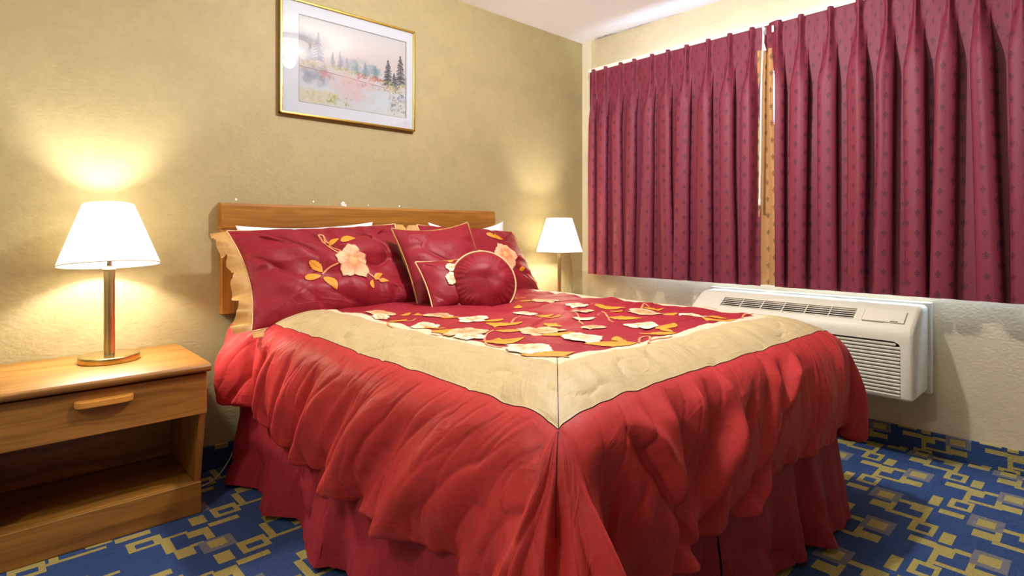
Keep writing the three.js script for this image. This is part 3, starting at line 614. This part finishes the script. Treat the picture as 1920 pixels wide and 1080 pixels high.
// mitred frames: a strip between rect A (inside) and rect B (outside), open at the head
function frameStrip(ax0, ax1, az1, bx0, bx1, bz1, which, n = 6) {
  const step = 0.009;
  let P0, P1, Q0, Q1;
  if (which === 'left') { P0 = [ax0, CZ0]; P1 = [ax0, az1]; Q0 = [bx0, CZ0]; Q1 = [bx0, bz1]; }
  if (which === 'foot') { P0 = [ax0, az1]; P1 = [ax1, az1]; Q0 = [bx0, bz1]; Q1 = [bx1, bz1]; }
  if (which === 'right') { P0 = [ax1, az1]; P1 = [ax1, CZ0]; Q0 = [bx1, bz1]; Q1 = [bx1, CZ0]; }
  const L = Math.hypot(Q1[0] - Q0[0], Q1[1] - Q0[1]), nu = Math.round(L / step) + 1;
  const g = gridGeo(nu, n, (u, v) => { const x = mix(mix(P0[0], P1[0], u), mix(Q0[0], Q1[0], u), v), z = mix(mix(P0[1], P1[1], u), mix(Q0[1], Q1[1], u), v); return [x, topY(x, z), z]; },
    (u, v) => [u * L * 1.1, v * 0.25 + (which === 'foot' ? 0.37 : 0)], false);
  const ix = g.index.array; for (let i = 0; i < ix.length; i += 3) { const t = ix[i]; ix[i] = ix[i + 1]; ix[i + 1] = t; }
  return fixNormals(g);
}
for (const w of ['left', 'foot', 'right']) {
  part(comforter, 'cream_trim', frameStrip(IX0, IX1, IZ1, IX0 - TR, IX1 + TR, IZ1 + TR, w, 7), M.cream);
  part(comforter, 'border_band', frameStrip(IX0 - TR, IX1 + TR, IZ1 + TR, CX0, CX1, CZ1, w, 28), M.tan);
}
// hanging sides: perimeter stations with an outward direction
const LV = 0.5;                       // run of cloth gathered into each foot corner
const stations = [];
{
  const nl = 340, nc = 96, nf = 280, nr = 110;
  for (let i = 0; i < nl; i++) { const z = mix(CZ0, CZ1, i / (nl - 1)); stations.push({ b: [CX0, z], phi: 0, s: z - CZ1 }); }
  for (let i = 1; i < nc; i++) { const t = i / nc; stations.push({ b: [CX0, CZ1], phi: t * Math.PI / 2, s: t * LV }); }
  for (let i = 0; i < nf; i++) { const x = mix(CX0, CX1, i / (nf - 1)); stations.push({ b: [x, CZ1], phi: Math.PI / 2, s: LV + x - CX0 }); }
  const e1 = LV + CX1 - CX0;
  for (let i = 1; i < nc; i++) { const t = i / nc; stations.push({ b: [CX1, CZ1], phi: Math.PI / 2 * (1 + t), s: e1 + t * LV }); }
  for (let i = 0; i < nr; i++) { const z = mix(CZ1, CZ0, i / (nr - 1)); stations.push({ b: [CX1, z], phi: Math.PI, s: e1 + LV + CZ1 - z }); }
}
const S1 = LV + CX1 - CX0;            // where the second corner begins
// long folds: s at the band, drift of s per metre of fall, amplitude, width, fall where they start and are full
const folds = [
  // head end of the left side: a lobe that stands out, then a crease
  [-1.72, 0.0, 0.055, 0.075, 0.0, 0.22], [-1.57, 0.0, -0.045, 0.03, 0.0, 0.12],
  // left side (s < 0): pulls slanting towards the head
  [-1.36, -0.5, -0.020, 0.022, 0.02, 0.15], [-1.27, -0.55, 0.020, 0.035, 0.03, 0.2], [-1.13, -0.6, -0.020, 0.02, 0.04, 0.2],
  [-1.04, -0.6, 0.022, 0.04, 0.05, 0.25], [-0.90, -0.7, -0.026, 0.024, 0.06, 0.22], [-0.80, -0.7, 0.02, 0.04, 0.05, 0.25], [-0.64, -0.8, -0.026, 0.028, 0.05, 0.25],
  [-0.50, -0.8, 0.028, 0.055, 0.03, 0.2], [-0.34, -0.9, -0.040, 0.035, 0.08, 0.25], [-0.20, -0.75, 0.034, 0.06, 0.05, 0.28], [-0.04, -0.6, -0.034, 0.04, 0.10, 0.3],
  // near corner: standing folds with a trough under the mitre, the largest turned to the foot
  [0.08, -0.3, 0.06, 0.06, 0.06, 0.3], [0.25, -0.05, -0.09, 0.05, 0.07, 0.26], [0.41, 0.24, 0.10, 0.055, 0.05, 0.3], [0.55, 0.24, -0.08, 0.04, 0.06, 0.26],
  // foot: folds swing down towards the near corner
  [0.62, 0.6, -0.035, 0.022, 0.05, 0.14], [0.68, 0.4, 0.022, 0.035, 0.02, 0.12], [0.80, -0.1, 0.016, 0.03, 0.01, 0.08], [0.87, -0.2, -0.014, 0.025, 0.01, 0.08], [0.96, -0.3, 0.014, 0.03, 0.0, 0.08], [0.95, -0.2, -0.03, 0.07, 0.12, 0.26],
  [1.04, -0.4, -0.014, 0.02, 0.01, 0.07], [1.23, -1.0, 0.04, 0.05, 0.06, 0.22], [1.31, -0.95, -0.032, 0.024, 0.05, 0.18], [1.12, -0.3, 0.012, 0.03, 0.0, 0.07],
  [1.42, -0.6, 0.016, 0.03, 0.01, 0.1], [1.49, -0.6, -0.014, 0.02, 0.01, 0.1], [1.60, -1.1, 0.026, 0.04, 0.01, 0.10], [1.70, -1.5, -0.032, 0.03, 0.04, 0.16], [1.80, -0.4, 0.02, 0.06, 0.05, 0.2], [1.93, -0.5, 0.02, 0.04, 0.0, 0.14], [2.0, -0.4, -0.02, 0.025, 0.02, 0.14],
  // far corner
  [2.08, -0.2, -0.02, 0.03, 0.03, 0.2], [2.20, 0.05, 0.03, 0.07, 0.03, 0.3], [2.38, 0.1, -0.045, 0.04, 0.05, 0.25], [2.46, 0.1, 0.035, 0.05, 0.05, 0.3],
];
function hemLength(s) {
  let L;
  if (s < 0) L = 0.435 + 0.012 * noise2(s * 3.1, 4) - 0.05 * ss(-1.1, -1.7, s);
  else if (s < LV) L = 0.435 + 0.2 * Math.sin(Math.PI * ss(0, LV, s)) ;
  else if (s < S1) { const t = (s - LV) / (S1 - LV); L = 0.435 - 0.045 * ss(0.3, 0.8, t) + 0.012 * noise2(s * 9, 2); }
  else if (s < S1 + LV) L = 0.38 + 0.07 * Math.sin(Math.PI * (s - S1) / LV);
  else L = 0.40;
  return L;
}
function hangPoint(st, e) {
  const { b, phi, s } = st, L = hemLength(s), nx = -Math.cos(phi), nz = Math.sin(phi);
  // profile: leaves the mattress edge sloping, turns down over a soft roll, tucks under at the hem
  const th0 = 0.52, R = 0.10, tuck = 0.05;
  let r = 0, y = 0; const n = 14, de = e / n;
  for (let i = 0; i < n; i++) {
    const q = (i + 0.5) * de; let th = Math.min(1.52, th0 + q / R);
    const corner = (s > 0 && s < LV) ? Math.sin(Math.PI * s / LV) : (s > S1 && s < S1 + LV) ? 0.25 * Math.sin(Math.PI * (s - S1) / LV) : 0;
    th = Math.min(th, 1.52 - 0.34 * corner);
    if (q > L - tuck) th += 1.5 * ss(0, 1, (q - L + tuck) / tuck);
    r += Math.cos(th) * de; y -= Math.sin(th) * de;
  }
  const ramp = ss(0.0, 0.16, e), shear = s < 0 ? 0.75 : s < LV ? mix(0.75, 0, s / LV) : s < S1 ? 0.4 : 0;
  const q = s + shear * e * (s < 0 || s >= LV ? 1 : 0.5);
  let D = 0;
  for (const [s0, k, a, w, e0, e1] of folds) { const d = (s - (s0 + k * e)) / w; if (d > -3 && d < 3) D += a * (s < 0 ? 1.35 : 1.15) * Math.exp(-d * d) * ss(e0, e1, e); }
  { const lim = s > 0.05 && s < 0.62 ? 0.08 : 0.045; if (D < 0) D = -lim * (1 - Math.exp(D / lim)); }
  D += ramp * (0.006 * noise2(q * 6.3, e * 0.9 + 3) + 0.004 * noise2(q * 15, e * 1.4) - 0.010 * crease(q * 8.5 + 0.6 * noise2(e * 4, s * 2), e * 0.8, 7));
  D += ss(0, s > 0 && s < LV ? 0.25 : 0.03, e) * (0.0016 * noise2(q * 38, e * 3) - 0.0045 * crease(q * 21 + noise2(e * 7, 7), e * 2.5, 9));
  // gathers where the hem is stitched to its lining
  D += 0.015 * ss(L - 0.14, L - 0.02, e) * (noise2(s * 26, 9) - 0.6 * crease(s * 13, 5, 6));
  const puff = 0.03 * Math.sin(Math.PI * clamp(e / L)) ;
  r += D + puff;
  return [b[0] + nx * r, topY(b[0], b[1]) + y + 0.25 * D * ss(0, 0.1, e) * (1 - ss(0.1, 0.25, e)), b[1] + nz * r];
}
{
  const NE = 84;
  const g = gridGeo(stations.length, NE, (u, v, i) => hangPoint(stations[i], Math.pow(v, 0.92) * hemLength(stations[i].s)),
    (u, v, i) => [stations[i].s * 1.1, v * 0.5], true);
  part(comforter, 'hanging_sides', g, M.red, 'plain red satin sides');
  // dark cord in the seam between band and sides
  const pts = []; for (let z = CZ0 + 0.3; z < CZ1; z += 0.012) pts.push([CX0, z]); pts.push([CX0, CZ1]); for (let x = CX0 + 0.012; x < CX1; x += 0.012) pts.push([x, CZ1]);
  const tb = new THREE.TubeGeometry(new THREE.CatmullRomCurve3(pts.map(([x, z]) => new THREE.Vector3(x, topY(x, z) + 0.0004, z)), false, 'catmullrom', 0.1), 700, 0.001, 6);
  part(comforter, 'seam', tb, M.seam);
  const mt = []; for (let t = 0; t <= 1.001; t += 0.03) { const x = mix(IX0, CX0, t), z = mix(IZ1, CZ1, t); mt.push(new THREE.Vector3(x, topY(x, z) + 0.0003, z)); }
  part(comforter, 'seam', new THREE.TubeGeometry(new THREE.CatmullRomCurve3(mt), 60, 0.0009, 5), M.seam);
  const cs = stations[Math.round(340 + 96 * 0.42)], cp = []; for (let e = 0.005; e < 0.2; e += 0.012) { const p = hangPoint(cs, e); cp.push(new THREE.Vector3(p[0] - 0.0006, p[1], p[2] + 0.0006)); }
  part(comforter, 'seam', new THREE.TubeGeometry(new THREE.CatmullRomCurve3(cp), 80, 0.0009, 5), M.seam);
}

// ---- embroidery: petals, leaves and stems that lie on a surface map(p, q, lift) -> [x, y, z]
function draped(map, cx, cy, ang, outline, nr, na, lift, dome) {      // outline(a) -> [p, q] round the rim, centre at origin
  const ca = Math.cos(ang), sa = Math.sin(ang), pos = [], uv = [], idx = [];
  for (let j = 0; j <= nr; j++) for (let i = 0; i <= na; i++) {
    const o = outline(i / na), t = j / nr, lx = o[0] * t + o[2] * (1 - t), ly = o[1] * t + o[3] * (1 - t);
    const p = map(cx + lx * ca - ly * sa, cy + lx * sa + ly * ca, lift + dome * (1 - t * t * t));
    pos.push(...p); uv.push(o[4] ?? i / na, o[5] ?? t);
    if (i < na && j < nr) { const a = j * (na + 1) + i, b = a + 1, c = a + na + 1, d = c + 1; idx.push(a, b, c, b, d, c); }
  }
  const g = new THREE.BufferGeometry(); g.setAttribute('position', new THREE.Float32BufferAttribute(pos, 3)); g.setAttribute('uv', new THREE.Float32BufferAttribute(uv, 2)); g.setIndex(idx); g.computeVertexNormals();
  return g;
}
function embFlower(parent, add, map, x, y, r, ang, peach, seed) {
  const f = new THREE.Group(); f.name = 'flower_applique'; parent.add(f);
  const n = 5 + (seed % 2), mat = peach ? M.petalPeach : M.petalCream;
  for (let k = 0; k < n; k++) {
    const a = ang + k / n * Math.PI * 2 + 0.25 * (hash(k, seed) - 0.5), len = r * (0.86 + 0.28 * hash(k + 9, seed)), w = len * (0.46 + 0.14 * hash(k + 20, seed));
    // petal grid: u across, v from heart to rim
    const nu = 9, nv = 7, ca = Math.cos(a), sa = Math.sin(a);
    const g = gridGeo(nu, nv, (u, v) => {
      const s = (u - 0.5) * 2, wid = w * Math.pow(Math.sin(Math.PI * (0.1 + 0.72 * v)), 0.7), l = len * (0.12 + v * (0.88 - 0.16 * s * s + 0.05 * Math.sin(u * 11 + k)));
      const px = x + ca * l - sa * s * wid * 0.95, py = y + sa * l + ca * s * wid * 0.95;
      return map(px, py, 0.0022 + 0.0025 * (1 - s * s) * Math.sin(Math.PI * clamp(v * 0.9 + 0.1)) + 0.0005 * k);
    }, (u, v) => [u, v]);
    add(f, 'petal', g, mat);
  }
  add(f, 'flower_heart', draped(map, x, y, ang, (t) => [r * 0.24 * Math.cos(t * 6.2832) * (1 + 0.12 * Math.sin(t * 31)), r * 0.24 * Math.sin(t * 6.2832) * (1 + 0.12 * Math.sin(t * 31)), 0, 0], 3, 14, 0.005, 0.002), peach ? M.heart : M.heartCream);
}
function embLeaf(parent, add, map, x, y, len, ang) {
  const ca = Math.cos(ang), sa = Math.sin(ang);
  const g = gridGeo(9, 13, (u, v) => {
    const s = (u - 0.5) * 2, wid = len * 0.25 * Math.pow(Math.sin(Math.PI * Math.pow(v, 0.8)), 0.8) * (1 + 0.10 * Math.sin(v * 34)), l = (v - 0.5) * len, bend = 0.10 * len * Math.sin(Math.PI * v);
    return map(x + ca * l - sa * (s * wid + bend), y + sa * l + ca * (s * wid + bend), 0.002 + 0.0018 * (1 - s * s));
  }, (u, v) => [u, v]);
  add(parent, 'leaf_applique', g, M.leaf);
}
function embStem(parent, add, map, pts, w = 0.0035) {
  const c = new THREE.CatmullRomCurve3(pts.map(([p, q]) => new THREE.Vector3(p, q, 0))), n = 26;
  const g = gridGeo(n, 3, (u, v) => { const a = c.getPoint(u), t = c.getTangent(u), s = (v - 0.5) * 2 * w; return map(a.x - t.y * s, a.y + t.x * s, 0.0018 + (v === 0.5 ? 0.0014 : 0)); });
  add(parent, 'stem_embroidery', g, M.stem);
}
const onTop = (x, z, l) => [x, topY(x, z) + l, z];
const addW = (p, n, g, m) => part(p, n, g, m);
// places read off the photograph as points on the bed top (x, z)
const FLOWERS = [ [-2.133, 0.79, 0.07, true], [-2.218, 0.855, 0.045, false], [-2.243, 1.143, 0.065, false], [-2.142, 1.31, 0.085, true], [-2.231, 1.386, 0.06, false], [-1.992, 0.966, 0.075, true], [-1.97, 1.135, 0.07, false], [-1.94, 1.45, 0.095, true], [-1.955, 1.629, 0.075, false], [-2.204, 1.631, 0.08, false], [-1.686, 1.112, 0.06, false], [-1.389, 0.94, 0.08, true], [-1.381, 1.13, 0.06, false], [-1.512, 1.27, 0.055, true], [-1.633, 1.378, 0.05, false], [-1.332, 1.438, 0.085, true], [-1.287, 1.622, 0.065, false], [-1.611, 1.613, 0.07, false], [-1.76, 1.517, 0.05, true] ];
const LEAVES = [ [-2.174, 0.965, 0.09, -0.24], [-2.038, 0.879, 0.08, -0.79], [-2.273, 1.248, 0.1, 0.11], [-2.254, 1.295, 0.09, 1.48], [-2.263, 1.182, 0.08, 0.36], [-1.923, 1.199, 0.09, 0.08], [-1.936, 1.282, 0.13, 0.22], [-1.967, 1.283, 0.1, 1.01], [-2.022, 1.39, 0.09, 0.46], [-2.142, 1.496, 0.13, 0.4], [-2.154, 1.471, 0.07, -0.54], [-1.967, 1.547, 0.11, 0.22], [-2.2, 1.699, 0.15, 0.46], [-2.251, 1.778, 0.11, 1.68], [-1.366, 0.757, 0.07, 1.57], [-1.453, 0.881, 0.07, -0.06], [-1.587, 0.967, 0.07, -0.6], [-1.683, 1.255, 0.1, 0.08], [-1.664, 1.203, 0.08, 0.38], [-1.817, 1.392, 0.08, 1.48], [-1.987, 1.036, 0.1, 0.0], [-2.059, 0.836, 0.06, -0.28], [-1.318, 1.261, 0.12, 1.25], [-1.315, 1.209, 0.08, 1.82], [-1.415, 1.36, 0.07, 0.12], [-1.524, 1.48, 0.12, 1.19], [-1.528, 1.451, 0.07, -0.44], [-1.21, 1.395, 0.09, 0.73], [-1.316, 1.54, 0.07, 0.37], [-1.222, 1.682, 0.08, 1.65], [-1.292, 1.771, 0.12, 1.19], [-1.581, 1.684, 0.12, -0.05], [-1.87, 1.715, 0.08, 2.13], [-1.934, 1.795, 0.16, 0.56], [-1.691, 1.796, 0.12, 0.71], [-1.636, 1.735, 0.06, 1.91], [-1.824, 1.392, 0.06, -0.28], [-1.958, 1.547, 0.11, 0.42] ];
const STEMS = [ [[-2.059, 1.355], [-2.12, 1.39], [-2.17, 1.443], [-2.226, 1.531], [-2.226, 1.584]], [[-2.167, 0.991], [-2.155, 1.022], [-2.11, 0.985]], [[-2.221, 0.979], [-2.246, 1.029], [-2.257, 1.072]], [[-1.801, 1.21], [-1.846, 1.23], [-1.905, 1.274]], [[-2.232, 1.257], [-2.215, 1.302]], [[-1.707, 1.419], [-1.74, 1.464]], [[-1.862, 1.803], [-1.817, 1.781], [-1.774, 1.788], [-1.716, 1.79]], [[-1.862, 1.771], [-1.807, 1.74], [-1.775, 1.746], [-1.807, 1.773]], [[-1.475, 1.334], [-1.54, 1.413], [-1.596, 1.464], [-1.627, 1.507]], [[-1.288, 1.387], [-1.15, 1.313], [-1.199, 1.372]], [[-1.549, 1.236], [-1.579, 1.295], [-1.715, 1.425]], [[-1.21, 1.773], [-1.125, 1.745], [-1.062, 1.747]] ];
FLOWERS.forEach(([x, z, r, peach], i) => embFlower(comforter, addW, onTop, Math.max(x, IX0 + 0.03), Math.min(z, IZ1 - 0.06), r * 0.85, i * 1.3, peach, i));
LEAVES.forEach(([x, z, l, a]) => embLeaf(comforter, addW, onTop, Math.max(x, IX0 + 0.035), Math.min(z, IZ1 - 0.04), l, a));
STEMS.forEach((p) => embStem(comforter, addW, onTop, p));

// ------------------------------------------------------------------ bed skirt
{
  const g = thing('bed_skirt', [-1.69, 0.015, 1.05], 'burgundy pleated bed skirt hanging to the carpet below the comforter', 'bed skirt');
  const X0 = -2.436, X1 = -0.94, Z1 = 1.985, TOP = 0.42, BOT = 0.016;
  const wave = (s, t, sd) => {   // gathered folds that widen towards the floor
    const a = noise2(s * 4.2 + sd, 1.3), b = noise2(s * 9 + sd * 2, 4.1), g = Math.pow(t, 1.25);
    return g * (0.046 * Math.sin(s * 21 + 3.5 * a) * (0.7 + 0.5 * a) + 0.018 * b + 0.055 - 0.02 * crease(s * 6 + sd, t * 0.6, 6)) + 0.003 * noise2(s * 40, t * 5 + sd) * g - 0.004 * g * crease(s * 17 + t * 3, t * 5 + sd, 7);
  };
  const hem = (s, sd) => BOT + 0.010 * (0.5 + 0.5 * noise2(s * 6 + sd, 7));
  const panel = (name, n, f) => part(g, name, gridGeo(n, 34, f, (u, v) => [u * n * 0.008, v * 0.45], true), M.skirt);
  panel('side_panel', 240, (u, v) => { const z = mix(0.12, 1.06, u), y = mix(TOP, hem(z, 1), v); return [X0 - wave(z, v, 1) - 0.006, y, z]; });
  panel('side_panel', 240, (u, v) => { const z = mix(1.045, Z1, u), y = mix(TOP, hem(z, 2), v); return [X0 - wave(z, v, 5) - 0.006 - 0.03 * v * ss(0.75, 1, u), y, z + 0.03 * v * ss(0.8, 1, u)]; });
  panel('foot_panel', 190, (u, v) => { const x = mix(X0 - 0.005, -1.85 - 0.012 * v, u) - 0.02 * v * (1 - u), y = mix(TOP, hem(x, 3), v); return [x, y, Z1 + wave(x, v, 9) + 0.004]; });
  panel('foot_panel', 200, (u, v) => { const x = mix(-1.842 + 0.03 * v, X1, u), y = mix(TOP, hem(x, 4), v); return [x, y, Z1 + wave(x, v, 13) + 0.004 + 0.02 * v * ss(0.8, 1, u)]; });
  panel('side_panel', 240, (u, v) => { const z = mix(Z1, 0.12, u), y = mix(TOP, hem(z, 5), v); return [X1 + wave(z, v, 17) + 0.006, y, z]; });
}

// ------------------------------------------------------------------ pillows and cushions
function basis(center, right, up) {
  const r = new THREE.Vector3(...right).normalize(), u0 = new THREE.Vector3(...up), n = new THREE.Vector3().crossVectors(r, u0).normalize(), u = new THREE.Vector3().crossVectors(n, r);
  const m = new THREE.Matrix4().makeBasis(r, u, n); m.setPosition(...center); return m;
}
function pillowSurf(w, h, t, o) {     // o: seed, ears, wr (wrinkle depth), sag
  return (u, v, side) => {
    const pin = o.pin ?? 0.06, pinX = o.pinX ?? pin, au = Math.abs(u), av = Math.abs(v);
    const x = w / 2 * u * (1 - pinX * (1 - v * v) * au), y = h / 2 * v * (1 - pin * (1 - u * u) * av) - (o.sag ?? 0) * h * (1 - u * u) * (v > 0 ? v : 0);
    const th = Math.pow(clamp(1 - Math.pow(au, 2.6)), 0.62) * Math.pow(clamp(1 - Math.pow(av, 2.6)), 0.62);
    const near = Math.max(au, av), wr = (o.wr ?? 0.01);
    let d = t / 2 * th;
    // gathers run in from the edges, long pulls cross the face
    const sE = au > av ? y : x;
    d += wr * th * (0.55 * noise2(sE * 26 + o.seed, side * 3.1) * ss(0.25, 0.9, near) * 1.2 + 0.8 * noise2(x * 6 + y * 9 + o.seed, y * 7 - x * 4) - 0.9 * crease(x * 5.5 + y * 7 + o.seed * 1.7, y * 3 - x * 2.5, 6));
    return [x, y, side * d];
  };
}
function pillow(name, label, cat, group, M4, w, h, t, mat, o) {
  const surf = pillowSurf(w, h, t, o), q = (v) => Math.sign(v) * (1 - Math.pow(1 - Math.abs(v), 1.35)), nu = o.nu ?? 90, nv = o.nv ?? 66;
  const g = new THREE.Group(); g.name = numbered(name); g.applyMatrix4(M4); scene.add(g); tag(g, label, cat, group);
  const mk = (side) => gridGeo(nu, nv, (a, b) => surf(q(a * 2 - 1), q(b * 2 - 1), side), (a, b) => [a * w * 1.2 + o.seed, b * h * 1.2], side < 0);
  partL(g, 'front', mk(1), mat); partL(g, 'back', mk(-1), mat);
  return { g, surf, map: (x, y, l) => { // point on the front face for local metres
    let u = clamp(x / (w / 2), -0.97, 0.97), v = clamp(y / (h / 2), -0.97, 0.97);
    for (let k = 0; k < 5; k++) { const p = surf(u, v, 1); u += (x - p[0]) / (w / 2); v += (y - p[1]) / (h / 2); }
    const p = surf(u, v, 1); return [x, y, p[2] + l + 0.001];
  } };
}
const addL = (p, n, g, m) => partL(p, n, g, m);
// frilled strip along one or more edges, stations (a) -> [x, y, nx, ny]
function frill(P, name, n, f, depth, mat, amp, freq, seed) {
  const g = gridGeo(n, 7, (u, v) => {
    const [x, y, nx, ny, z0] = f(u), d = depth * v * (1 + 0.3 * noise2(u * freq * 0.6, seed)), wv = amp * v * (Math.sin(u * freq + 2.2 * noise2(u * freq * 0.25, seed)) + 0.4 * noise2(u * freq, seed + 3));
    return [x + nx * d + ny * wv * 0.35, y + ny * d - nx * wv * 0.35, (z0 ?? 0) + wv];
  }, (u, v) => [u * 0.6, v * 0.06]);
  return partL(P, name, g, mat);
}
const sideEdge = (S, sx, rev) => (a) => { const v = (a * 2 - 1) * 0.995, p = S(sx, rev ? -v : v, 1); return [p[0], p[1], sx, 0.0]; };
const rowEdge = (S, sy) => (a) => { const u = (a * 2 - 1) * 0.995, p = S(u, sy, 1); return [p[0], p[1], 0, sy]; };
const cord = (S, n) => { const pts = []; for (let i = 0; i < 4; i++) for (let k = 0; k < n; k++) { const t = k / n * 2 - 1, [u, v] = [[t, -1], [1, t], [-t, 1], [-1, -t]][i]; const p = S(u, v, 1); pts.push(new THREE.Vector3(p[0], p[1], 0)); } return new THREE.CatmullRomCurve3(pts, true); };

// white pillows against the headboard
pillow('white_pillow', 'white pillow showing behind the embroidered sham next to the round lamp', 'pillow', null, basis([-2.12, 0.875, 0.155], [1, 0.035, 0], [0, 1, -0.2]), 0.66, 0.42, 0.13, M.linen, { seed: 3, wr: 0.012, pin: 0.1 });
pillow('white_pillow', 'white pillow with a raised corner behind the window-side sham', 'pillow', null, basis([-1.17, 0.88, 0.155], [1, 0.02, 0], [0, 1, -0.2]), 0.56, 0.45, 0.13, M.linen, { seed: 8, wr: 0.012, pin: 0.12, sag: 0.05 });
// shams
{
  const p = pillow('pillow_sham', 'large burgundy sham with a peach flower and ruffled edge near the round lamp', 'pillow', null, basis([-2.115, 0.872, 0.335], [1, 0.045, 0.03], [0.0, 0.82, -0.58]), 0.79, 0.47, 0.19, M.pillowRed, { seed: 21, wr: 0.026, nu: 150, nv: 100, pin: 0.05, pinX: 0.1 });
  const S = p.surf;
  frill(p.g, 'ruffle', 90, sideEdge(S, -1), 0.065, M.ruffle, 0.018, 30, 2); frill(p.g, 'ruffle', 90, sideEdge(S, 1), 0.06, M.ruffle, 0.016, 30, 5);
  frill(p.g, 'ruffle', 120, rowEdge(S, -1), 0.03, M.ruffle, 0.006, 30, 7);
  partL(p.g, 'piping', new THREE.TubeGeometry(cord(S, 30), 240, 0.003, 6, true), M.piping);
  p.map0 = p.map; p.map = (x, y, l) => p.map0(x - 0.045, y - 0.012, l);
  embFlower(p.g, addL, p.map, 0.10, -0.005, 0.086, 0.3, true, 4);
  for (const [x, y, l, a] of [[0.055, 0.115, 0.052, 0.5], [0.115, 0.112, 0.075, 0.15], [-0.06, -0.005, 0.075, -0.9], [-0.085, -0.055, 0.08, 0.2], [-0.02, -0.09, 0.08, -1.1], [0.205, -0.085, 0.055, 0.5], [0.165, -0.12, 0.045, 1.3], [0.225, -0.11, 0.045, -0.2]]) embLeaf(p.g, addL, p.map, x, y, l, a);
  embStem(p.g, addL, p.map, [[0.0, 0.165], [0.015, 0.12], [0.02, 0.08], [0.05, 0.03]]); embStem(p.g, addL, p.map, [[0.0, 0.165], [0.02, 0.16], [0.02, 0.1], [0.06, 0.05]]); embStem(p.g, addL, p.map, [[0.02, 0.14], [0.03, 0.12], [0.05, 0.108]]); embStem(p.g, addL, p.map, [[0.15, -0.05], [0.18, -0.085], [0.235, -0.11]]); embStem(p.g, addL, p.map, [[-0.04, -0.04], [-0.01, -0.02], [0.03, -0.01]]);
}
{
  const p = pillow('pillow_sham', 'burgundy embroidered sham leaning beside the square-shaded lamp', 'pillow', null, basis([-1.25, 0.87, 0.335], [1, -0.05, -0.02], [0.0, 0.82, -0.58]), 0.70, 0.47, 0.19, M.pillowRed, { seed: 33, wr: 0.024, nu: 130, nv: 90, pin: 0.05 });
  const S = p.surf;
  frill(p.g, 'ruffle', 70, sideEdge(S, -1), 0.06, M.ruffle, 0.012, 38, 2); frill(p.g, 'ruffle', 70, sideEdge(S, 1), 0.02, M.ruffle, 0.004, 38, 5);
  partL(p.g, 'piping', new THREE.TubeGeometry(cord(S, 30), 240, 0.003, 6, true), M.piping);
  embFlower(p.g, addL, p.map, 0.10, 0.0, 0.08, 0.9, true, 5);
  for (const [x, y, l, a] of [[0.055, 0.125, 0.06, -0.6], [0.11, 0.115, 0.08, -0.1], [-0.06, 0.0, 0.07, -0.9], [0.2, -0.09, 0.05, 0.4]]) embLeaf(p.g, addL, p.map, x, y, l, a);
}
// square cushion
{
  const p = pillow('square_cushion', 'plain burgundy square cushion with tan piping in the middle of the bed', 'cushion', null, basis([-1.62, 0.893, 0.495], [1, 0.075, 0.06], [-0.02, 0.86, -0.50]), 0.44, 0.42, 0.15, M.pillowRed, { seed: 44, wr: 0.012, nu: 90, nv: 90, pin: 0.07, sag: 0.04 });
  partL(p.g, 'piping', new THREE.TubeGeometry(cord(p.surf, 26), 220, 0.0045, 6, true), M.ruffle);
}
// small embroidered cushion
{
  const p = pillow('small_cushion', 'small burgundy cushion embroidered with cream blossoms behind the round cushion', 'cushion', null, basis([-1.705, 0.815, 0.685], [1, 0.05, 0.12], [-0.04, 0.80, -0.60]), 0.31, 0.25, 0.11, M.pillowRed, { seed: 57, wr: 0.010, nu: 70, nv: 60, pin: 0.08 });
  partL(p.g, 'piping', new THREE.TubeGeometry(cord(p.surf, 22), 180, 0.0036, 6, true), M.piping);
  embFlower(p.g, addL, p.map, -0.035, -0.005, 0.038, 0.2, false, 2); embFlower(p.g, addL, p.map, -0.02, 0.055, 0.026, 1.1, false, 3);
  for (const [x, y, l, a] of [[0.005, 0.095, 0.045, 0.4], [0.0, -0.07, 0.045, 1.0], [0.03, -0.085, 0.04, -0.9], [0.05, -0.05, 0.035, 0.7]]) embLeaf(p.g, addL, p.map, x, y, l, a);
  embStem(p.g, addL, p.map, [[-0.02, -0.03], [0.0, -0.05], [0.01, -0.07]], 0.002);
}
// round cushion
{
  const m = basis([-1.615, 0.812, 0.775], [0.88, 0.02, 0.47], [0.05, 0.86, -0.36]), R = 0.148, T = 0.15;
  const g = new THREE.Group(); g.name = numbered('round_cushion'); g.applyMatrix4(m); scene.add(g); tag(g, 'plump round burgundy cushion with tan piping in front of the other cushions', 'cushion');
  const S = (a, r, side) => {
    const th = Math.pow(clamp(1 - Math.pow(r, 2.5)), 0.6), pl = 0.004 * Math.sin(a * 34 + 2 * Math.sin(a * 5)) * ss(0.55, 0.95, r) * (1 - ss(0.95, 1, r)) + 0.006 * noise2(Math.cos(a) * r * 3 + 4, Math.sin(a) * r * 3);
    return [R * r * Math.cos(a), R * r * Math.sin(a), side * (T / 2 * th + pl * th)];
  };
  for (const side of [1, -1]) partL(g, side > 0 ? 'front' : 'back', gridGeo(160, 34, (u, v) => S(u * Math.PI * 2, Math.sqrt(1 - Math.pow(1 - v, 1.6)), side), (u, v) => [R * v * Math.cos(u * 6.283), R * v * Math.sin(u * 6.283)], side < 0), M.pillowRed);
  for (const dz of [-0.007, 0.007]) { const tg = new THREE.TorusGeometry(R + 0.001, 0.0045, 8, 90); tg.translate(0, 0, dz); partL(g, 'piping', tg, M.piping); }
}
renderer.render(scene, camera);
